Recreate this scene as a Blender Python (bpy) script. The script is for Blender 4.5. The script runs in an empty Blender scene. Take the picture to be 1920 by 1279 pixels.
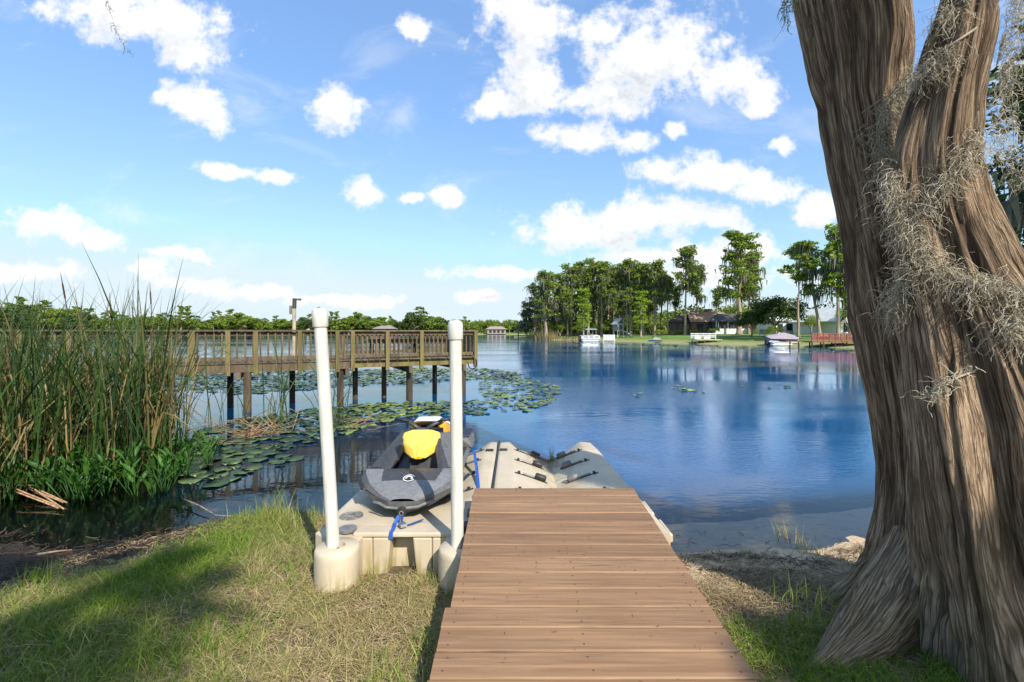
import bpy, bmesh, math, random
import numpy as np
from mathutils import Vector, Matrix
from mathutils.bvhtree import BVHTree

R = math.radians
PI = math.pi
S = bpy.context.scene
COL = S.collection
random.seed(7)
rng = np.random.default_rng(11)

# ------------------------------------------------------------------ camera
CAMZ = 1.8
F = 853.333                       # focal length in photograph pixels (16 mm on 36 mm)
HOR = 622.0                       # horizon row in the photograph
cam_d = bpy.data.cameras.new('camera')
cam_d.lens = 16.0
cam_d.sensor_width = 36.0
cam_d.shift_y = -(639.5 - HOR) / 1920.0
cam_d.clip_start = 0.05
cam_d.clip_end = 5000.0
cam = bpy.data.objects.new('camera', cam_d)
COL.objects.link(cam)
cam.location = (0, 0, CAMZ)
cam.rotation_euler = (R(90), 0, 0)
S.camera = cam

# ------------------------------------------------------------------ light
SUN_AZ = Vector((0.50, -0.866, 0)).normalized()
SUN_EL = R(41)
sun_dir = Vector((SUN_AZ.x * math.cos(SUN_EL), SUN_AZ.y * math.cos(SUN_EL), math.sin(SUN_EL)))
sd = bpy.data.lights.new('sun', 'SUN')
sd.energy = 5.0
sd.angle = R(0.5)
sd.color = (1.0, 0.93, 0.82)
sun = bpy.data.objects.new('sun', sd)
COL.objects.link(sun)
sun.rotation_euler = sun_dir.to_track_quat('Z', 'Y').to_euler()
sun.location = (10, -10, 20)

S.view_settings.view_transform = 'Standard'
S.view_settings.look = 'None'
S.view_settings.exposure = 0.45
S.view_settings.gamma = 1.0
S.view_settings.use_curve_mapping = False
try:
    S.cycles.max_bounces = 8
    S.cycles.transparent_max_bounces = 16
    S.cycles.caustics_reflective = False
    S.cycles.caustics_refractive = False
    S.cycles.use_denoising = True
except Exception:
    pass

# ------------------------------------------------------------------ node helpers
class NT:
    def __init__(self, tree):
        self.t = tree
        self.n = tree.nodes
        self.l = tree.links
    def new(self, typ, **kw):
        nd = self.n.new(typ)
        for k, v in kw.items():
            setattr(nd, k, v)
        return nd
    def put(self, sock, v):
        if isinstance(v, bpy.types.NodeSocket):
            self.l.new(v, sock)
        elif v is not None:
            sock.default_value = v
    def math(self, op, a, b=None, c=None, clamp=False):
        nd = self.new('ShaderNodeMath', operation=op)
        nd.use_clamp = clamp
        self.put(nd.inputs[0], a); self.put(nd.inputs[1], b); self.put(nd.inputs[2], c)
        return nd.outputs[0]
    def vmath(self, op, a, b=None, c=None):
        nd = self.new('ShaderNodeVectorMath', operation=op)
        self.put(nd.inputs[0], a); self.put(nd.inputs[1], b)
        if c is not None: self.put(nd.inputs[2], c)
        return nd.outputs['Value'] if op in ('LENGTH', 'DOT_PRODUCT') else nd.outputs['Vector']
    def mix(self, f, a, b, typ='MIX'):
        nd = self.new('ShaderNodeMix', data_type='RGBA', blend_type=typ)
        self.put(nd.inputs['Factor'], f)
        self.put(nd.inputs[6], a if not isinstance(a, tuple) else rgba(a))
        self.put(nd.inputs[7], b if not isinstance(b, tuple) else rgba(b))
        return nd.outputs[2]
    def noise(self, vec, scale, detail=4, rough=0.55, dist=0.0):
        nd = self.new('ShaderNodeTexNoise')
        if vec is not None: self.put(nd.inputs['Vector'], vec)
        nd.inputs['Scale'].default_value = scale
        nd.inputs['Detail'].default_value = detail
        nd.inputs['Roughness'].default_value = rough
        nd.inputs['Distortion'].default_value = dist
        return nd.outputs['Fac']
    def ramp(self, f, a, b):
        nd = self.new('ShaderNodeMapRange', interpolation_type='SMOOTHSTEP')
        self.put(nd.inputs['Value'], f)
        nd.inputs['From Min'].default_value = a
        nd.inputs['From Max'].default_value = b
        return nd.outputs['Result']
    def attr(self, name):
        nd = self.new('ShaderNodeAttribute', attribute_name=name)
        return nd
    def pos(self):
        return self.new('ShaderNodeNewGeometry').outputs['Position']
    def objc(self):
        return self.new('ShaderNodeTexCoord').outputs['Object']
    def scale(self, vec, s):
        return self.vmath('MULTIPLY', vec, s)
    def bump(self, h, strength=0.3, dist=0.01, normal=None):
        nd = self.new('ShaderNodeBump')
        nd.inputs['Strength'].default_value = strength
        nd.inputs['Distance'].default_value = dist
        self.put(nd.inputs['Height'], h)
        if normal is not None: self.put(nd.inputs['Normal'], normal)
        return nd.outputs['Normal']

def rgba(c):
    return tuple(c) + ((1.0,) if len(c) == 3 else ())

def new_mat(name):
    m = bpy.data.materials.new(name)
    m.use_nodes = True
    nt = NT(m.node_tree)
    b = m.node_tree.nodes['Principled BSDF']
    return m, nt, b

def mat_basic(name, col, rough=0.6, var=0.12, scale=8.0, metal=0.0, bump=0.0, bscale=60.0, stretch=(1, 1, 1), col2=None, spec=0.5):
    """procedural colour with soft variation, grain bump"""
    m, nt, b = new_mat(name)
    v = nt.scale(nt.objc(), stretch)
    n = nt.noise(v, scale, 5, 0.6)
    c2 = col2 if col2 else tuple(max(0, x * (1 - 2.2 * var)) for x in col)
    c1 = col if col2 else tuple(min(1, x * (1 + var)) for x in col)
    f = nt.ramp(n, 0.3, 0.7)
    nt.put(b.inputs['Base Color'], nt.mix(f, c1, c2))
    nt.put(b.inputs['Roughness'], nt.math('MULTIPLY_ADD', n, 0.25, rough - 0.12, clamp=True))
    b.inputs['Metallic'].default_value = metal
    b.inputs['Specular IOR Level'].default_value = spec
    if bump > 0:
        h = nt.noise(v, bscale, 4, 0.65)
        nt.put(b.inputs['Normal'], nt.bump(h, bump, 0.004))
    return m

def mat_leaf(name, c_dark, c_light, nscale=0.6, trans=0.3, rough=0.55, attr='rnd', dry=None):
    """foliage: colour differs from leaf to leaf (attribute) and from clump to clump (noise)"""
    m, nt, b = new_mat(name)
    out = m.node_tree.nodes['Material Output']
    r = nt.attr(attr).outputs['Fac']
    n = nt.noise(nt.pos(), nscale, 3, 0.6)
    f = nt.math('ADD', nt.math('MULTIPLY', r, 0.6), nt.math('MULTIPLY_ADD', n, 1.0, -0.3), clamp=True)
    c = nt.mix(f, c_dark, c_light)
    if dry:
        c = nt.mix(nt.attr('dry').outputs['Fac'], c, dry)
    nt.put(b.inputs['Base Color'], c)
    b.inputs['Roughness'].default_value = rough
    b.inputs['Specular IOR Level'].default_value = 0.35
    tr = nt.new('ShaderNodeBsdfTranslucent')
    nt.put(tr.inputs['Color'], nt.mix(0.5, c, (c_light[0] * 1.3, c_light[1] * 1.25, c_light[2] * 0.7)))
    mx = nt.new('ShaderNodeMixShader')
    mx.inputs[0].default_value = trans
    nt.l.new(b.outputs[0], mx.inputs[1]); nt.l.new(tr.outputs[0], mx.inputs[2])
    nt.l.new(mx.outputs[0], out.inputs[0])
    return m

# ------------------------------------------------------------------ world: Nishita sky with procedural clouds
W = bpy.data.worlds.new('World')
S.world = W
W.use_nodes = True

def cloud_group():
    g = bpy.data.node_groups.new('cloud_density', 'ShaderNodeTree')
    g.interface.new_socket('Vector', in_out='INPUT', socket_type='NodeSocketVector')
    g.interface.new_socket('Density', in_out='OUTPUT', socket_type='NodeSocketFloat')
    nt = NT(g)
    gi = nt.new('NodeGroupInput'); go = nt.new('NodeGroupOutput')
    v = gi.outputs[0]
    C = [  # direction of each cloud as tangents, half sizes, tilt
        (290, 35, 165, 62, -8), (345, 92, 78, 46, -20), (165, 10, 120, 32, 0),
        (368, 196, 76, 40, -28), (300, 182, 34, 20, 0),
        (632, 205, 50, 46, -30), (778, 58, 26, 44, 35),
        (425, 318, 82, 15, -4), (505, 328, 52, 16, 0), (685, 358, 47, 24, 0),
        (838, 366, 36, 22, 0), (772, 368, 30, 16, 0),
        (985, 50, 92, 82, 0), (1000, 150, 75, 60, 0), (920, 200, 60, 26, 12), (1020, 190, 120, 30, 5),
        (1225, 105, 160, 100, 0), (1385, 150, 85, 52, -20), (1160, 180, 130, 40, 0), (1420, 205, 34, 20, 0), (1130, 60, 60, 40, 0),
        (1095, 253, 98, 32, 0), (1170, 262, 50, 22, 0),
        (1340, 330, 130, 36, -6), (1240, 316, 58, 30, 0), (1430, 358, 80, 30, 0),
        (1170, 408, 205, 42, 4), (1110, 438, 150, 38, 0), (1310, 402, 130, 34, 0),
        (1458, 278, 30, 18, 15), (1545, 388, 52, 38, 0), (1272, 243, 24, 18, 0),
        (940, 515, 110, 17, 0), (95, 422, 115, 30, -8), (190, 448, 75, 26, -14),
        (70, 512, 100, 24, 0), (330, 480, 62, 18, -6), (285, 505, 45, 22, 0),
        (370, 536, 85, 18, 0), (480, 548, 85, 16, 0), (640, 562, 130, 14, 0),
        (1250, 480, 170, 26, 0), (1400, 470, 90, 40, 0), (900, 556, 50, 13, 0), (1320, 520, 200, 30, 0),
        (2150, 160, 260, 90, 0), (2300, 420, 240, 60, 0), (-260, 240, 200, 60, 0), (-420, 470, 260, 45, 0),
    ]
    # domain warp gives ragged, billowing outlines
    nd = nt.new('ShaderNodeTexNoise'); nt.put(nd.inputs['Vector'], v)
    nd.inputs['Scale'].default_value = 9.0; nd.inputs['Detail'].default_value = 5; nd.inputs['Roughness'].default_value = 0.62
    w = nt.vmath('SUBTRACT', nd.outputs['Color'], (0.5, 0.5, 0.5))
    v2 = nt.vmath('ADD', v, nt.vmath('MULTIPLY', w, (0.075, 0.05, 0.0)))
    acc = None
    for (px, py, rx, ry, rot) in C:
        mp = nt.new('ShaderNodeMapping', vector_type='TEXTURE')
        nt.put(mp.inputs['Vector'], v2)
        mp.inputs['Location'].default_value = ((px - 960) / F, (HOR - py) / F, 0)
        mp.inputs['Rotation'].default_value = (0, 0, R(rot))
        mp.inputs['Scale'].default_value = (rx / F * 1.12, ry / F * 1.12, 1)
        L = nt.vmath('LENGTH', mp.outputs[0])
        if acc is None:
            acc = L
        else:
            acc = nt.math('SMOOTH_MIN', acc, L, 0.25)
    fb = nt.noise(v, 13.0, 8, 0.62)
    fb2 = nt.noise(v, 45.0, 5, 0.6)
    d = nt.math('SUBTRACT', 1.17, acc)
    d = nt.math('ADD', d, nt.math('MULTIPLY_ADD', fb, 2.4, -1.24))
    d = nt.math('ADD', d, nt.math('MULTIPLY_ADD', fb2, 0.7, -0.35))
    nt.l.new(d, go.inputs[0])
    return g

def build_world():
    nt = NT(W.node_tree)
    bg = W.node_tree.nodes['Background']
    tc = nt.new('ShaderNodeTexCoord')
    d = tc.outputs['Generated']
    sky = nt.new('ShaderNodeTexSky', sky_type='NISHITA')
    sky.sun_disc = False
    sky.sun_elevation = SUN_EL
    sky.sun_rotation = math.atan2(SUN_AZ.x, SUN_AZ.y)
    sky.altitude = 0; sky.air_density = 1.0; sky.dust_density = 0.6; sky.ozone_density = 2.0
    hsv = nt.new('ShaderNodeHueSaturation')
    hsv.inputs['Saturation'].default_value = 1.14
    hsv.inputs['Value'].default_value = 1.0
    hsv.inputs['Hue'].default_value = 0.5
    # hazy humid air: the contrast between zenith and horizon is low
    gm = nt.new('ShaderNodeGamma'); gm.inputs['Gamma'].default_value = 0.55
    nt.l.new(nt.vmath('MULTIPLY', sky.outputs[0], (0.204, 0.204, 0.204)), gm.inputs['Color'])
    lift = nt.vmath('MULTIPLY', gm.outputs[0], (5.8, 6.9, 8.6))
    lift = nt.vmath('MINIMUM', lift, (5.9, 6.8, 7.4))
    nt.put(hsv.inputs['Color'], lift)
    sep = nt.new('ShaderNodeSeparateXYZ'); nt.l.new(d, sep.inputs[0])
    x, y, z = sep.outputs
    yc = nt.math('MAXIMUM', y, 0.12)
    cmb = nt.new('ShaderNodeCombineXYZ')
    nt.l.new(nt.math('DIVIDE', x, yc), cmb.inputs[0]); nt.l.new(nt.math('DIVIDE', z, yc), cmb.inputs[1])
    uv = cmb.outputs[0]
    grp = cloud_group()
    g1 = nt.new('ShaderNodeGroup'); g1.node_tree = grp; nt.l.new(uv, g1.inputs[0])
    g2 = nt.new('ShaderNodeGroup'); g2.node_tree = grp
    nt.l.new(nt.vmath('ADD', uv, (0.018, 0.055, 0)), g2.inputs[0])
    m1 = nt.ramp(g1.outputs[0], 0.08, 0.78)
    front = nt.ramp(y, 0.14, 0.3)
    m1 = nt.math('MULTIPLY', m1, front)
    # the same kind of cumulus over the rest of the dome
    zc = nt.math('ADD', nt.math('MAXIMUM', z, 0.0), 0.12)
    cm2 = nt.new('ShaderNodeCombineXYZ')
    nt.l.new(nt.math('DIVIDE', x, zc), cm2.inputs[0]); nt.l.new(nt.math('DIVIDE', y, zc), cm2.inputs[1])
    far = nt.noise(cm2.outputs[0], 1.6, 7, 0.6)
    m2 = nt.ramp(far, 0.56, 0.66)
    v = nt.math('DIVIDE', z, yc)
    infr = nt.math('MULTIPLY', nt.ramp(nt.math('ABSOLUTE', nt.math('DIVIDE', x, yc)), 1.7, 1.25), nt.ramp(v, 1.05, 0.78))
    m2 = nt.math('MULTIPLY', m2, nt.math('SUBTRACT', 1.0, nt.math('MULTIPLY', infr, front)))
    m = nt.math('MAXIMUM', m1, m2)
    # thin high veil
    veil = nt.noise(nt.scale(uv, (2.2, 5.0, 1)), 1.3, 7, 0.62, 0.8)
    m = nt.math('MAXIMUM', m, nt.math('MULTIPLY', nt.ramp(veil, 0.50, 0.80), nt.math('MULTIPLY', front, 0.42)))
    m = nt.math('MULTIPLY', m, nt.ramp(z, -0.01, 0.03))
    # thicker cloud above a point shades it
    shade = nt.ramp(nt.math('SUBTRACT', g2.outputs[0], g1.outputs[0]), -0.45, 0.45)
    thick = nt.ramp(g1.outputs[0], 0.5, 1.3)
    sh = nt.math('MULTIPLY', shade, nt.math('MULTIPLY_ADD', thick, 0.85, 0.15))
    ccol = nt.mix(sh, (8.0, 8.0, 8.0), (3.4, 3.9, 4.7))
    out = nt.mix(nt.math('MULTIPLY', m, 0.97), hsv.outputs[0], ccol)
    nt.l.new(out, bg.inputs['Color'])
    bg.inputs['Strength'].default_value = 0.1
build_world()
try:
    W.cycles.sampling_method = 'MANUAL'
    W.cycles.sample_map_resolution = 512
except Exception:
    pass

# ------------------------------------------------------------------ numeric noise
class VN:
    def __init__(self, seed):
        r = np.random.default_rng(seed)
        self.t = r.random((64, 64, 64)).astype(np.float32)
    def __call__(self, x, y, z=0.0):
        x = np.asarray(x, float); y = np.asarray(y, float); z = np.asarray(z, float) + np.zeros_like(x)
        xi = np.floor(x).astype(int); yi = np.floor(y).astype(int); zi = np.floor(z).astype(int)
        fx = x - xi; fy = y - yi; fz = z - zi
        fx = fx * fx * (3 - 2 * fx); fy = fy * fy * (3 - 2 * fy); fz = fz * fz * (3 - 2 * fz)
        t = self.t
        def g(a, b, c): return t[(xi + a) & 63, (yi + b) & 63, (zi + c) & 63]
        x00 = g(0, 0, 0) * (1 - fx) + g(1, 0, 0) * fx
        x10 = g(0, 1, 0) * (1 - fx) + g(1, 1, 0) * fx
        x01 = g(0, 0, 1) * (1 - fx) + g(1, 0, 1) * fx
        x11 = g(0, 1, 1) * (1 - fx) + g(1, 1, 1) * fx
        return ((x00 * (1 - fy) + x10 * fy) * (1 - fz) + (x01 * (1 - fy) + x11 * fy) * fz) * 2 - 1
    def fbm(self, x, y, z=0.0, o=4):
        s = 0; a = 1.0; n = 0
        x = np.asarray(x, float); y = np.asarray(y, float); z = np.asarray(z, float)
        for k in range(o):
            s = s + a * self(x * 2 ** k + 7.3 * k, y * 2 ** k + 3.1 * k, z * 2 ** k); n += a; a *= 0.5
        return s / n
vn = VN(3)

def sst(a, b, x):
    t = np.clip((np.asarray(x, float) - a) / (b - a), 0, 1)
    return t * t * (3 - 2 * t)

# ------------------------------------------------------------------ object helpers
def G(px, py, z=0.0):
    """point of the plane at height z that the photograph shows at (px, py)"""
    Y = F * (CAMZ - z) / (py - HOR)
    return Vector(((px - 960) / F * Y, Y, z))
def P(px, py, Y):
    return Vector(((px - 960) / F * Y, Y, CAMZ + (HOR - py) / F * Y))

def tag(o, label=None, cat=None, group=None, kind=None):
    if label: o['label'] = label
    if cat: o['category'] = cat
    if group: o['group'] = group
    if kind: o['kind'] = kind
    return o
def link(o, parent=None):
    COL.objects.link(o)
    if parent is not None: o.parent = parent
    return o
def thing(name, loc=(0, 0, 0), label=None, cat=None, group=None, rotz=0.0):
    o = bpy.data.objects.new(name, None)
    o.empty_display_size = 0.2
    o.location = loc
    o.rotation_euler = (0, 0, rotz)
    link(o)
    return tag(o, label, cat, group)

def mk_mesh(name, V, polys, mats=None, smooth=False, attrs=None, midx=None):
    """polys: list of (k, array n x k)"""
    V = np.asarray(V, np.float32).reshape(-1, 3)
    me = bpy.data.meshes.new(name)
    me.vertices.add(len(V))
    me.vertices.foreach_set('co', V.ravel())
    starts = []; tot = 0; idx = []
    for A in polys:
        A = np.asarray(A, np.int32)
        if len(A) == 0: continue
        n, k = A.shape
        starts.append(tot + np.arange(n, dtype=np.int32) * k)
        idx.append(A.ravel()); tot += n * k
    idx = np.concatenate(idx); starts = np.concatenate(starts)
    me.loops.add(len(idx)); me.loops.foreach_set('vertex_index', idx)
    me.polygons.add(len(starts)); me.polygons.foreach_set('loop_start', starts)
    for m in (mats if isinstance(mats, (list, tuple)) else [mats]):
        if m is not None: me.materials.append(m)
    if midx is not None: me.polygons.foreach_set('material_index', np.asarray(midx, np.int32))
    me.polygons.foreach_set('use_smooth', np.full(len(starts), smooth, bool))
    if attrs:
        for k, v in attrs.items():
            v = np.asarray(v, np.float32)
            if v.ndim == 1:
                a = me.attributes.new(k, 'FLOAT', 'POINT'); a.data.foreach_set('value', v)
            else:
                a = me.attributes.new(k, 'FLOAT_VECTOR', 'POINT'); a.data.foreach_set('vector', v.ravel())
    me.update(calc_edges=True)
    me.validate()
    return me

class MB:
    """collects simple shapes; build() links them as ONE mesh object"""
    def __init__(self):
        self.V = []; self.F = []; self.n = 0; self.M = []; self.cur = 0
    def add(self, V, Fc):
        V = [tuple(v) for v in V]
        self.V += V
        for f in Fc:
            self.F.append(tuple(i + self.n for i in f)); self.M.append(self.cur)
        self.n += len(V)
        return self
    def box(self, c, s, M=None, bev=0.0):
        hx, hy, hz = s[0] / 2, s[1] / 2, s[2] / 2
        if bev > 0:
            bm = bmesh.new()
            bmesh.ops.create_cube(bm, size=1.0, matrix=Matrix.Diagonal((s[0], s[1], s[2], 1)))
            bmesh.ops.bevel(bm, geom=bm.edges[:], offset=bev, segments=1, affect='EDGES')
            bm.verts.index_update()
            V = [v.co.copy() for v in bm.verts]; Fc = [tuple(v.index for v in f.verts) for f in bm.faces]
            bm.free()
        else:
            V = [Vector((sx * hx, sy * hy, sz * hz)) for sz in (-1, 1) for sy in (-1, 1) for sx in (-1, 1)]
            Fc = [(0, 2, 3, 1), (4, 5, 7, 6), (0, 1, 5, 4), (2, 6, 7, 3), (0, 4, 6, 2), (1, 3, 7, 5)]
        c = Vector(c)
        if M is not None: V = [M @ v for v in V]
        return self.add([v + c for v in V], Fc)
    def bar(self, a, b, w, t, up=(0, 0, 1)):
        """rectangular bar from a to b, width w across, thickness t along up"""
        a = Vector(a); b = Vector(b); d = b - a; L = d.length; d.normalize()
        u = Vector(up); s = d.cross(u)
        if s.length < 1e-4: s = d.cross(Vector((1, 0, 0)))
        s.normalize(); u = s.cross(d)
        M = Matrix((s, d, u)).transposed()
        return self.box((a + b) / 2, (w, L, t), M)
    def tube(self, pts, rad, n=8, cap=True):
        pts = [Vector(p) for p in pts]
        if not isinstance(rad, (list, tuple)): rad = [rad] * len(pts)
        V = []; Fc = []
        ref = None
        for i, p in enumerate(pts):
            d = (pts[min(i + 1, len(pts) - 1)] - pts[max(i - 1, 0)]).normalized()
            if ref is None:
                ref = d.cross(Vector((0.3, 0.2, 1))); 
                if ref.length < 1e-3: ref = d.cross(Vector((1, 0, 0)))
            s = (ref - d * ref.dot(d)).normalized(); ref = s
            u = d.cross(s)
            for k in range(n):
                a = 2 * PI * k / n
                V.append(p + (s * math.cos(a) + u * math.sin(a)) * rad[i])
        for i in range(len(pts) - 1):
            for k in range(n):
                Fc.append((i * n + k, i * n + (k + 1) % n, (i + 1) * n + (k + 1) % n, (i + 1) * n + k))
        if cap:
            Fc.append(tuple(range(n - 1, -1, -1))); Fc.append(tuple((len(pts) - 1) * n + k for k in range(n)))
        return self.add(V, Fc)
    def lathe(self, prof, c=(0, 0, 0), n=24, M=None):
        V = []; Fc = []
        for r, z in prof:
            for k in range(n):
                a = 2 * PI * k / n
                v = Vector((r * math.cos(a), r * math.sin(a), z))
                if M is not None: v = M @ v
                V.append(v + Vector(c))
        m = len(prof)
        for i in range(m - 1):
            for k in range(n):
                Fc.append((i * n + k, i * n + (k + 1) % n, (i + 1) * n + (k + 1) % n, (i + 1) * n + k))
        Fc.append(tuple(range(n - 1, -1, -1))); Fc.append(tuple((m - 1) * n + k for k in range(n)))
        return self.add(V, Fc)
    def prism(self, poly, vec):
        """polygon (3-d points) pushed along vec"""
        n = len(poly); v = Vector(vec)
        V = [Vector(p) for p in poly] + [Vector(p) + v for p in poly]
        Fc = [tuple(range(n - 1, -1, -1)), tuple(range(n, 2 * n))]
        Fc += [(i, (i + 1) % n, n + (i + 1) % n, n + i) for i in range(n)]
        return self.add(V, Fc)
    def hull(self, pts):
        bm = bmesh.new()
        for p in pts: bm.verts.new(p)
        bmesh.ops.convex_hull(bm, input=bm.verts[:])
        bm.verts.ensure_lookup_table()
        bmesh.ops.dissolve_limit(bm, angle_limit=R(3), verts=bm.verts[:], edges=bm.edges[:])
        loose = [v for v in bm.verts if not v.link_faces]
        bmesh.ops.delete(bm, geom=loose, context='VERTS')
        bm.verts.index_update()
        V = [v.co.copy() for v in bm.verts]; Fc = [tuple(v.index for v in f.verts) for f in bm.faces]
        bm.free()
        return self.add(V, Fc)
    def mesh(self, name, mat, smooth=False):
        me = bpy.data.meshes.new(name)
        me.from_pydata([tuple(v) for v in self.V], [], self.F)
        for m in (mat if isinstance(mat, (list, tuple)) else [mat]): me.materials.append(m)
        if isinstance(mat, (list, tuple)): me.polygons.foreach_set('material_index', np.array(self.M, np.int32))
        bm = bmesh.new(); bm.from_mesh(me)
        bmesh.ops.recalc_face_normals(bm, faces=bm.faces[:])
        bm.to_mesh(me); bm.free()
        me.polygons.foreach_set('use_smooth', np.full(len(me.polygons), smooth, bool))
        me.update()
        return me
    def build(self, name, mat, parent=None, smooth=False, world=True, angle=None, bevel=0.0):
        """world: vertices are world positions, made relative to the (unrotated) parent"""
        me = self.mesh(name, mat, smooth)
        o = bpy.data.objects.new(name, me)
        link(o, parent)
        if world and parent is not None:
            off = Vector(parent.location)
            if parent.parent is not None: off = off + Vector(parent.parent.location)
            me.transform(Matrix.Translation(-off))
        if angle: 
            try: me.set_sharp_from_angle(angle=R(angle))
            except Exception: pass
        if bevel > 0:
            b = o.modifiers.new('bevel', 'BEVEL'); b.width = bevel; b.segments = 2; b.limit_method = 'ANGLE'; b.angle_limit = R(25)
        return o
def obj(name, me, parent=None, loc=(0, 0, 0), rot=(0, 0, 0), scale=(1, 1, 1)):
    o = bpy.data.objects.new(name, me)
    link(o, parent); o.location = loc; o.rotation_euler = rot; o.scale = scale
    return o
def copy_tree(o, parent=None):
    c = o.copy(); COL.objects.link(c)
    if parent is not None: c.parent = parent
    for ch in list(o.children): copy_tree(ch, c)
    return c

# ------------------------------------------------------------------ terrain height
SX = [-16, -8, -6, -4.7, -3.7, -3.1, -2.7, -2.3, -1.75, -1.4, -0.2, 1.05, 1.5, 2.4, 3.2, 5, 10, 16, 40]
SY = [3.1, 3.7, 3.95, 4.05, 3.75, 4.0, 4.45, 4.6, 4.45, 4.0, 3.75, 3.60, 3.70, 3.74, 3.90, 4.4, 7, 9, 20]
def shore(x): return np.interp(x, SX, SY)
def height(x, y):
    x = np.asarray(x, float); y = np.asarray(y, float)
    n1 = vn.fbm(x * 1.3, y * 1.3, 0.5, 4)
    n2 = vn.fbm(x * 6, y * 6, 2.5, 3)
    s = shore(x) - y + 0.14 * n1
    land = 0.20 * (1 - np.exp(-np.maximum(s, 0) / 1.1)) + 0.02 * n2 * sst(0, 0.5, s)
    slope = np.where(x > 0.5, 0.115, 0.13)
    bed = -np.minimum(np.maximum(-s, 0) * slope, 0.12) - np.maximum(-s - 0.80, 0) * np.where(x > 0.5, 0.60, 0.22)
    marsh = sst(-2.6, -4.0, x) * sst(8.5, 6.5, y)
    bed = np.maximum(bed, -0.10 - 5.0 * (1 - marsh))
    bed = np.maximum(bed, -2.4)
    return np.where(s > 0, land, bed + 0.02 * n2)

def axis(fine0, fine1, step, far0, far1):
    a = list(np.arange(fine0, fine1 + 1e-6, step))
    v, st = fine1, step
    while v < far1: st *= 1.35; v += st; a.append(v)
    v, st = fine0, step; pre = []
    while v > far0: st *= 1.35; v -= st; pre.append(v)
    return np.array(pre[::-1] + a)
def grid(xs, ys):
    X, Y = np.meshgrid(xs, ys)
    nx, ny = len(xs), len(ys)
    i = (np.arange(ny - 1)[:, None] * nx + np.arange(nx - 1)[None, :]).ravel()
    Q = np.stack([i, i + 1, i + nx + 1, i + nx], 1)
    return X.ravel(), Y.ravel(), Q

# ------------------------------------------------------------------ ground, lake bed and lake
def ground_material():
    m, nt, b = new_mat('ground_soil')
    p = nt.pos()
    n = nt.noise(p, 2.2, 6, 0.65); n2 = nt.noise(p, 18, 5, 0.7); n3 = nt.noise(p, 90, 4, 0.7)
    soil = nt.mix(nt.ramp(n2, 0.3, 0.7), (0.055, 0.038, 0.024), (0.15, 0.11, 0.065))
    straw = nt.mix(nt.ramp(n3, 0.3, 0.7), (0.14, 0.10, 0.05), (0.33, 0.25, 0.13))
    c = nt.mix(nt.ramp(n, 0.42, 0.6), soil, straw)
    sand = nt.mix(nt.ramp(n2, 0.35, 0.7), (0.78, 0.58, 0.38), (0.60, 0.44, 0.27))
    sand = nt.mix(nt.math('MULTIPLY', nt.ramp(nt.noise(nt.scale(p, (1, 3.0, 1)), 5.5, 6, 0.7), 0.53, 0.66), 0.8), sand, (0.09, 0.055, 0.045))
    sepz = nt.new('ShaderNodeSeparateXYZ'); nt.l.new(p, sepz.inputs[0])
    sand = nt.mix(nt.ramp(sepz.outputs[2], 0.035, -0.01), sand, nt.mix(0.5, (0.50, 0.35, 0.20), sand))
    c = nt.mix(nt.attr('sand').outputs['Fac'], c, sand)
    mud = nt.mix(nt.ramp(n2, 0.35, 0.65), (0.016, 0.012, 0.010), (0.05, 0.038, 0.028))
    c = nt.mix(nt.attr('mud').outputs['Fac'], c, mud)
    deep = nt.mix(nt.ramp(n, 0.3, 0.7), (0.010, 0.025, 0.045), (0.014, 0.035, 0.055))
    c = nt.mix(nt.attr('deep').outputs['Fac'], c, deep)  # bed colour darkens with depth in place of light lost in the water
    nt.put(b.inputs['Base Color'], c)
    wet = nt.attr('mud').outputs['Fac']
    nt.put(b.inputs['Roughness'], nt.math('MULTIPLY_ADD', wet, -0.45, 0.92))
    h = nt.math('ADD', n2, nt.math('MULTIPLY', n3, 0.6))
    nt.put(b.inputs['Normal'], nt.bump(h, 0.7, 0.03))
    return m

def build_ground():
    xs = axis(-9, 7.5, 0.06, -1500, 1500); ys = axis(-1.0, 7.0, 0.06, -1500, 1600)
    X, Y, Q = grid(xs, ys)
    Z = height(X, Y)
    Z = np.where(Y > 40, np.minimum(Z, -2.4), Z)
    s = shore(X) - Y
    nn = vn.fbm(X * 2.1, Y * 2.1, 1.1, 4)
    sand = sst(1.0, 1.5, X) * sst(0.95, 0.40, s + 0.3 * nn) * sst(-3.5, -1.2, s)
    mud = sst(-1.5, -2.4, X) * sst(1.15, 0.7, s + 0.35 * nn + 0.75 * sst(-2.75, -2.2, X))
    mud = np.maximum(mud, sst(1.2, 0.4, X) * sst(0.0, -0.25, s))
    deep = sst(-0.35, -1.2, Z) 
    me = mk_mesh('ground', np.stack([X, Y, Z], 1), [Q], ground_material(), True, {'sand': sand, 'mud': mud, 'deep': deep})
    return tag(obj('ground', me), 'grassy bank running down to mud and sand at the lake edge', None, None, 'structure')

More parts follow.
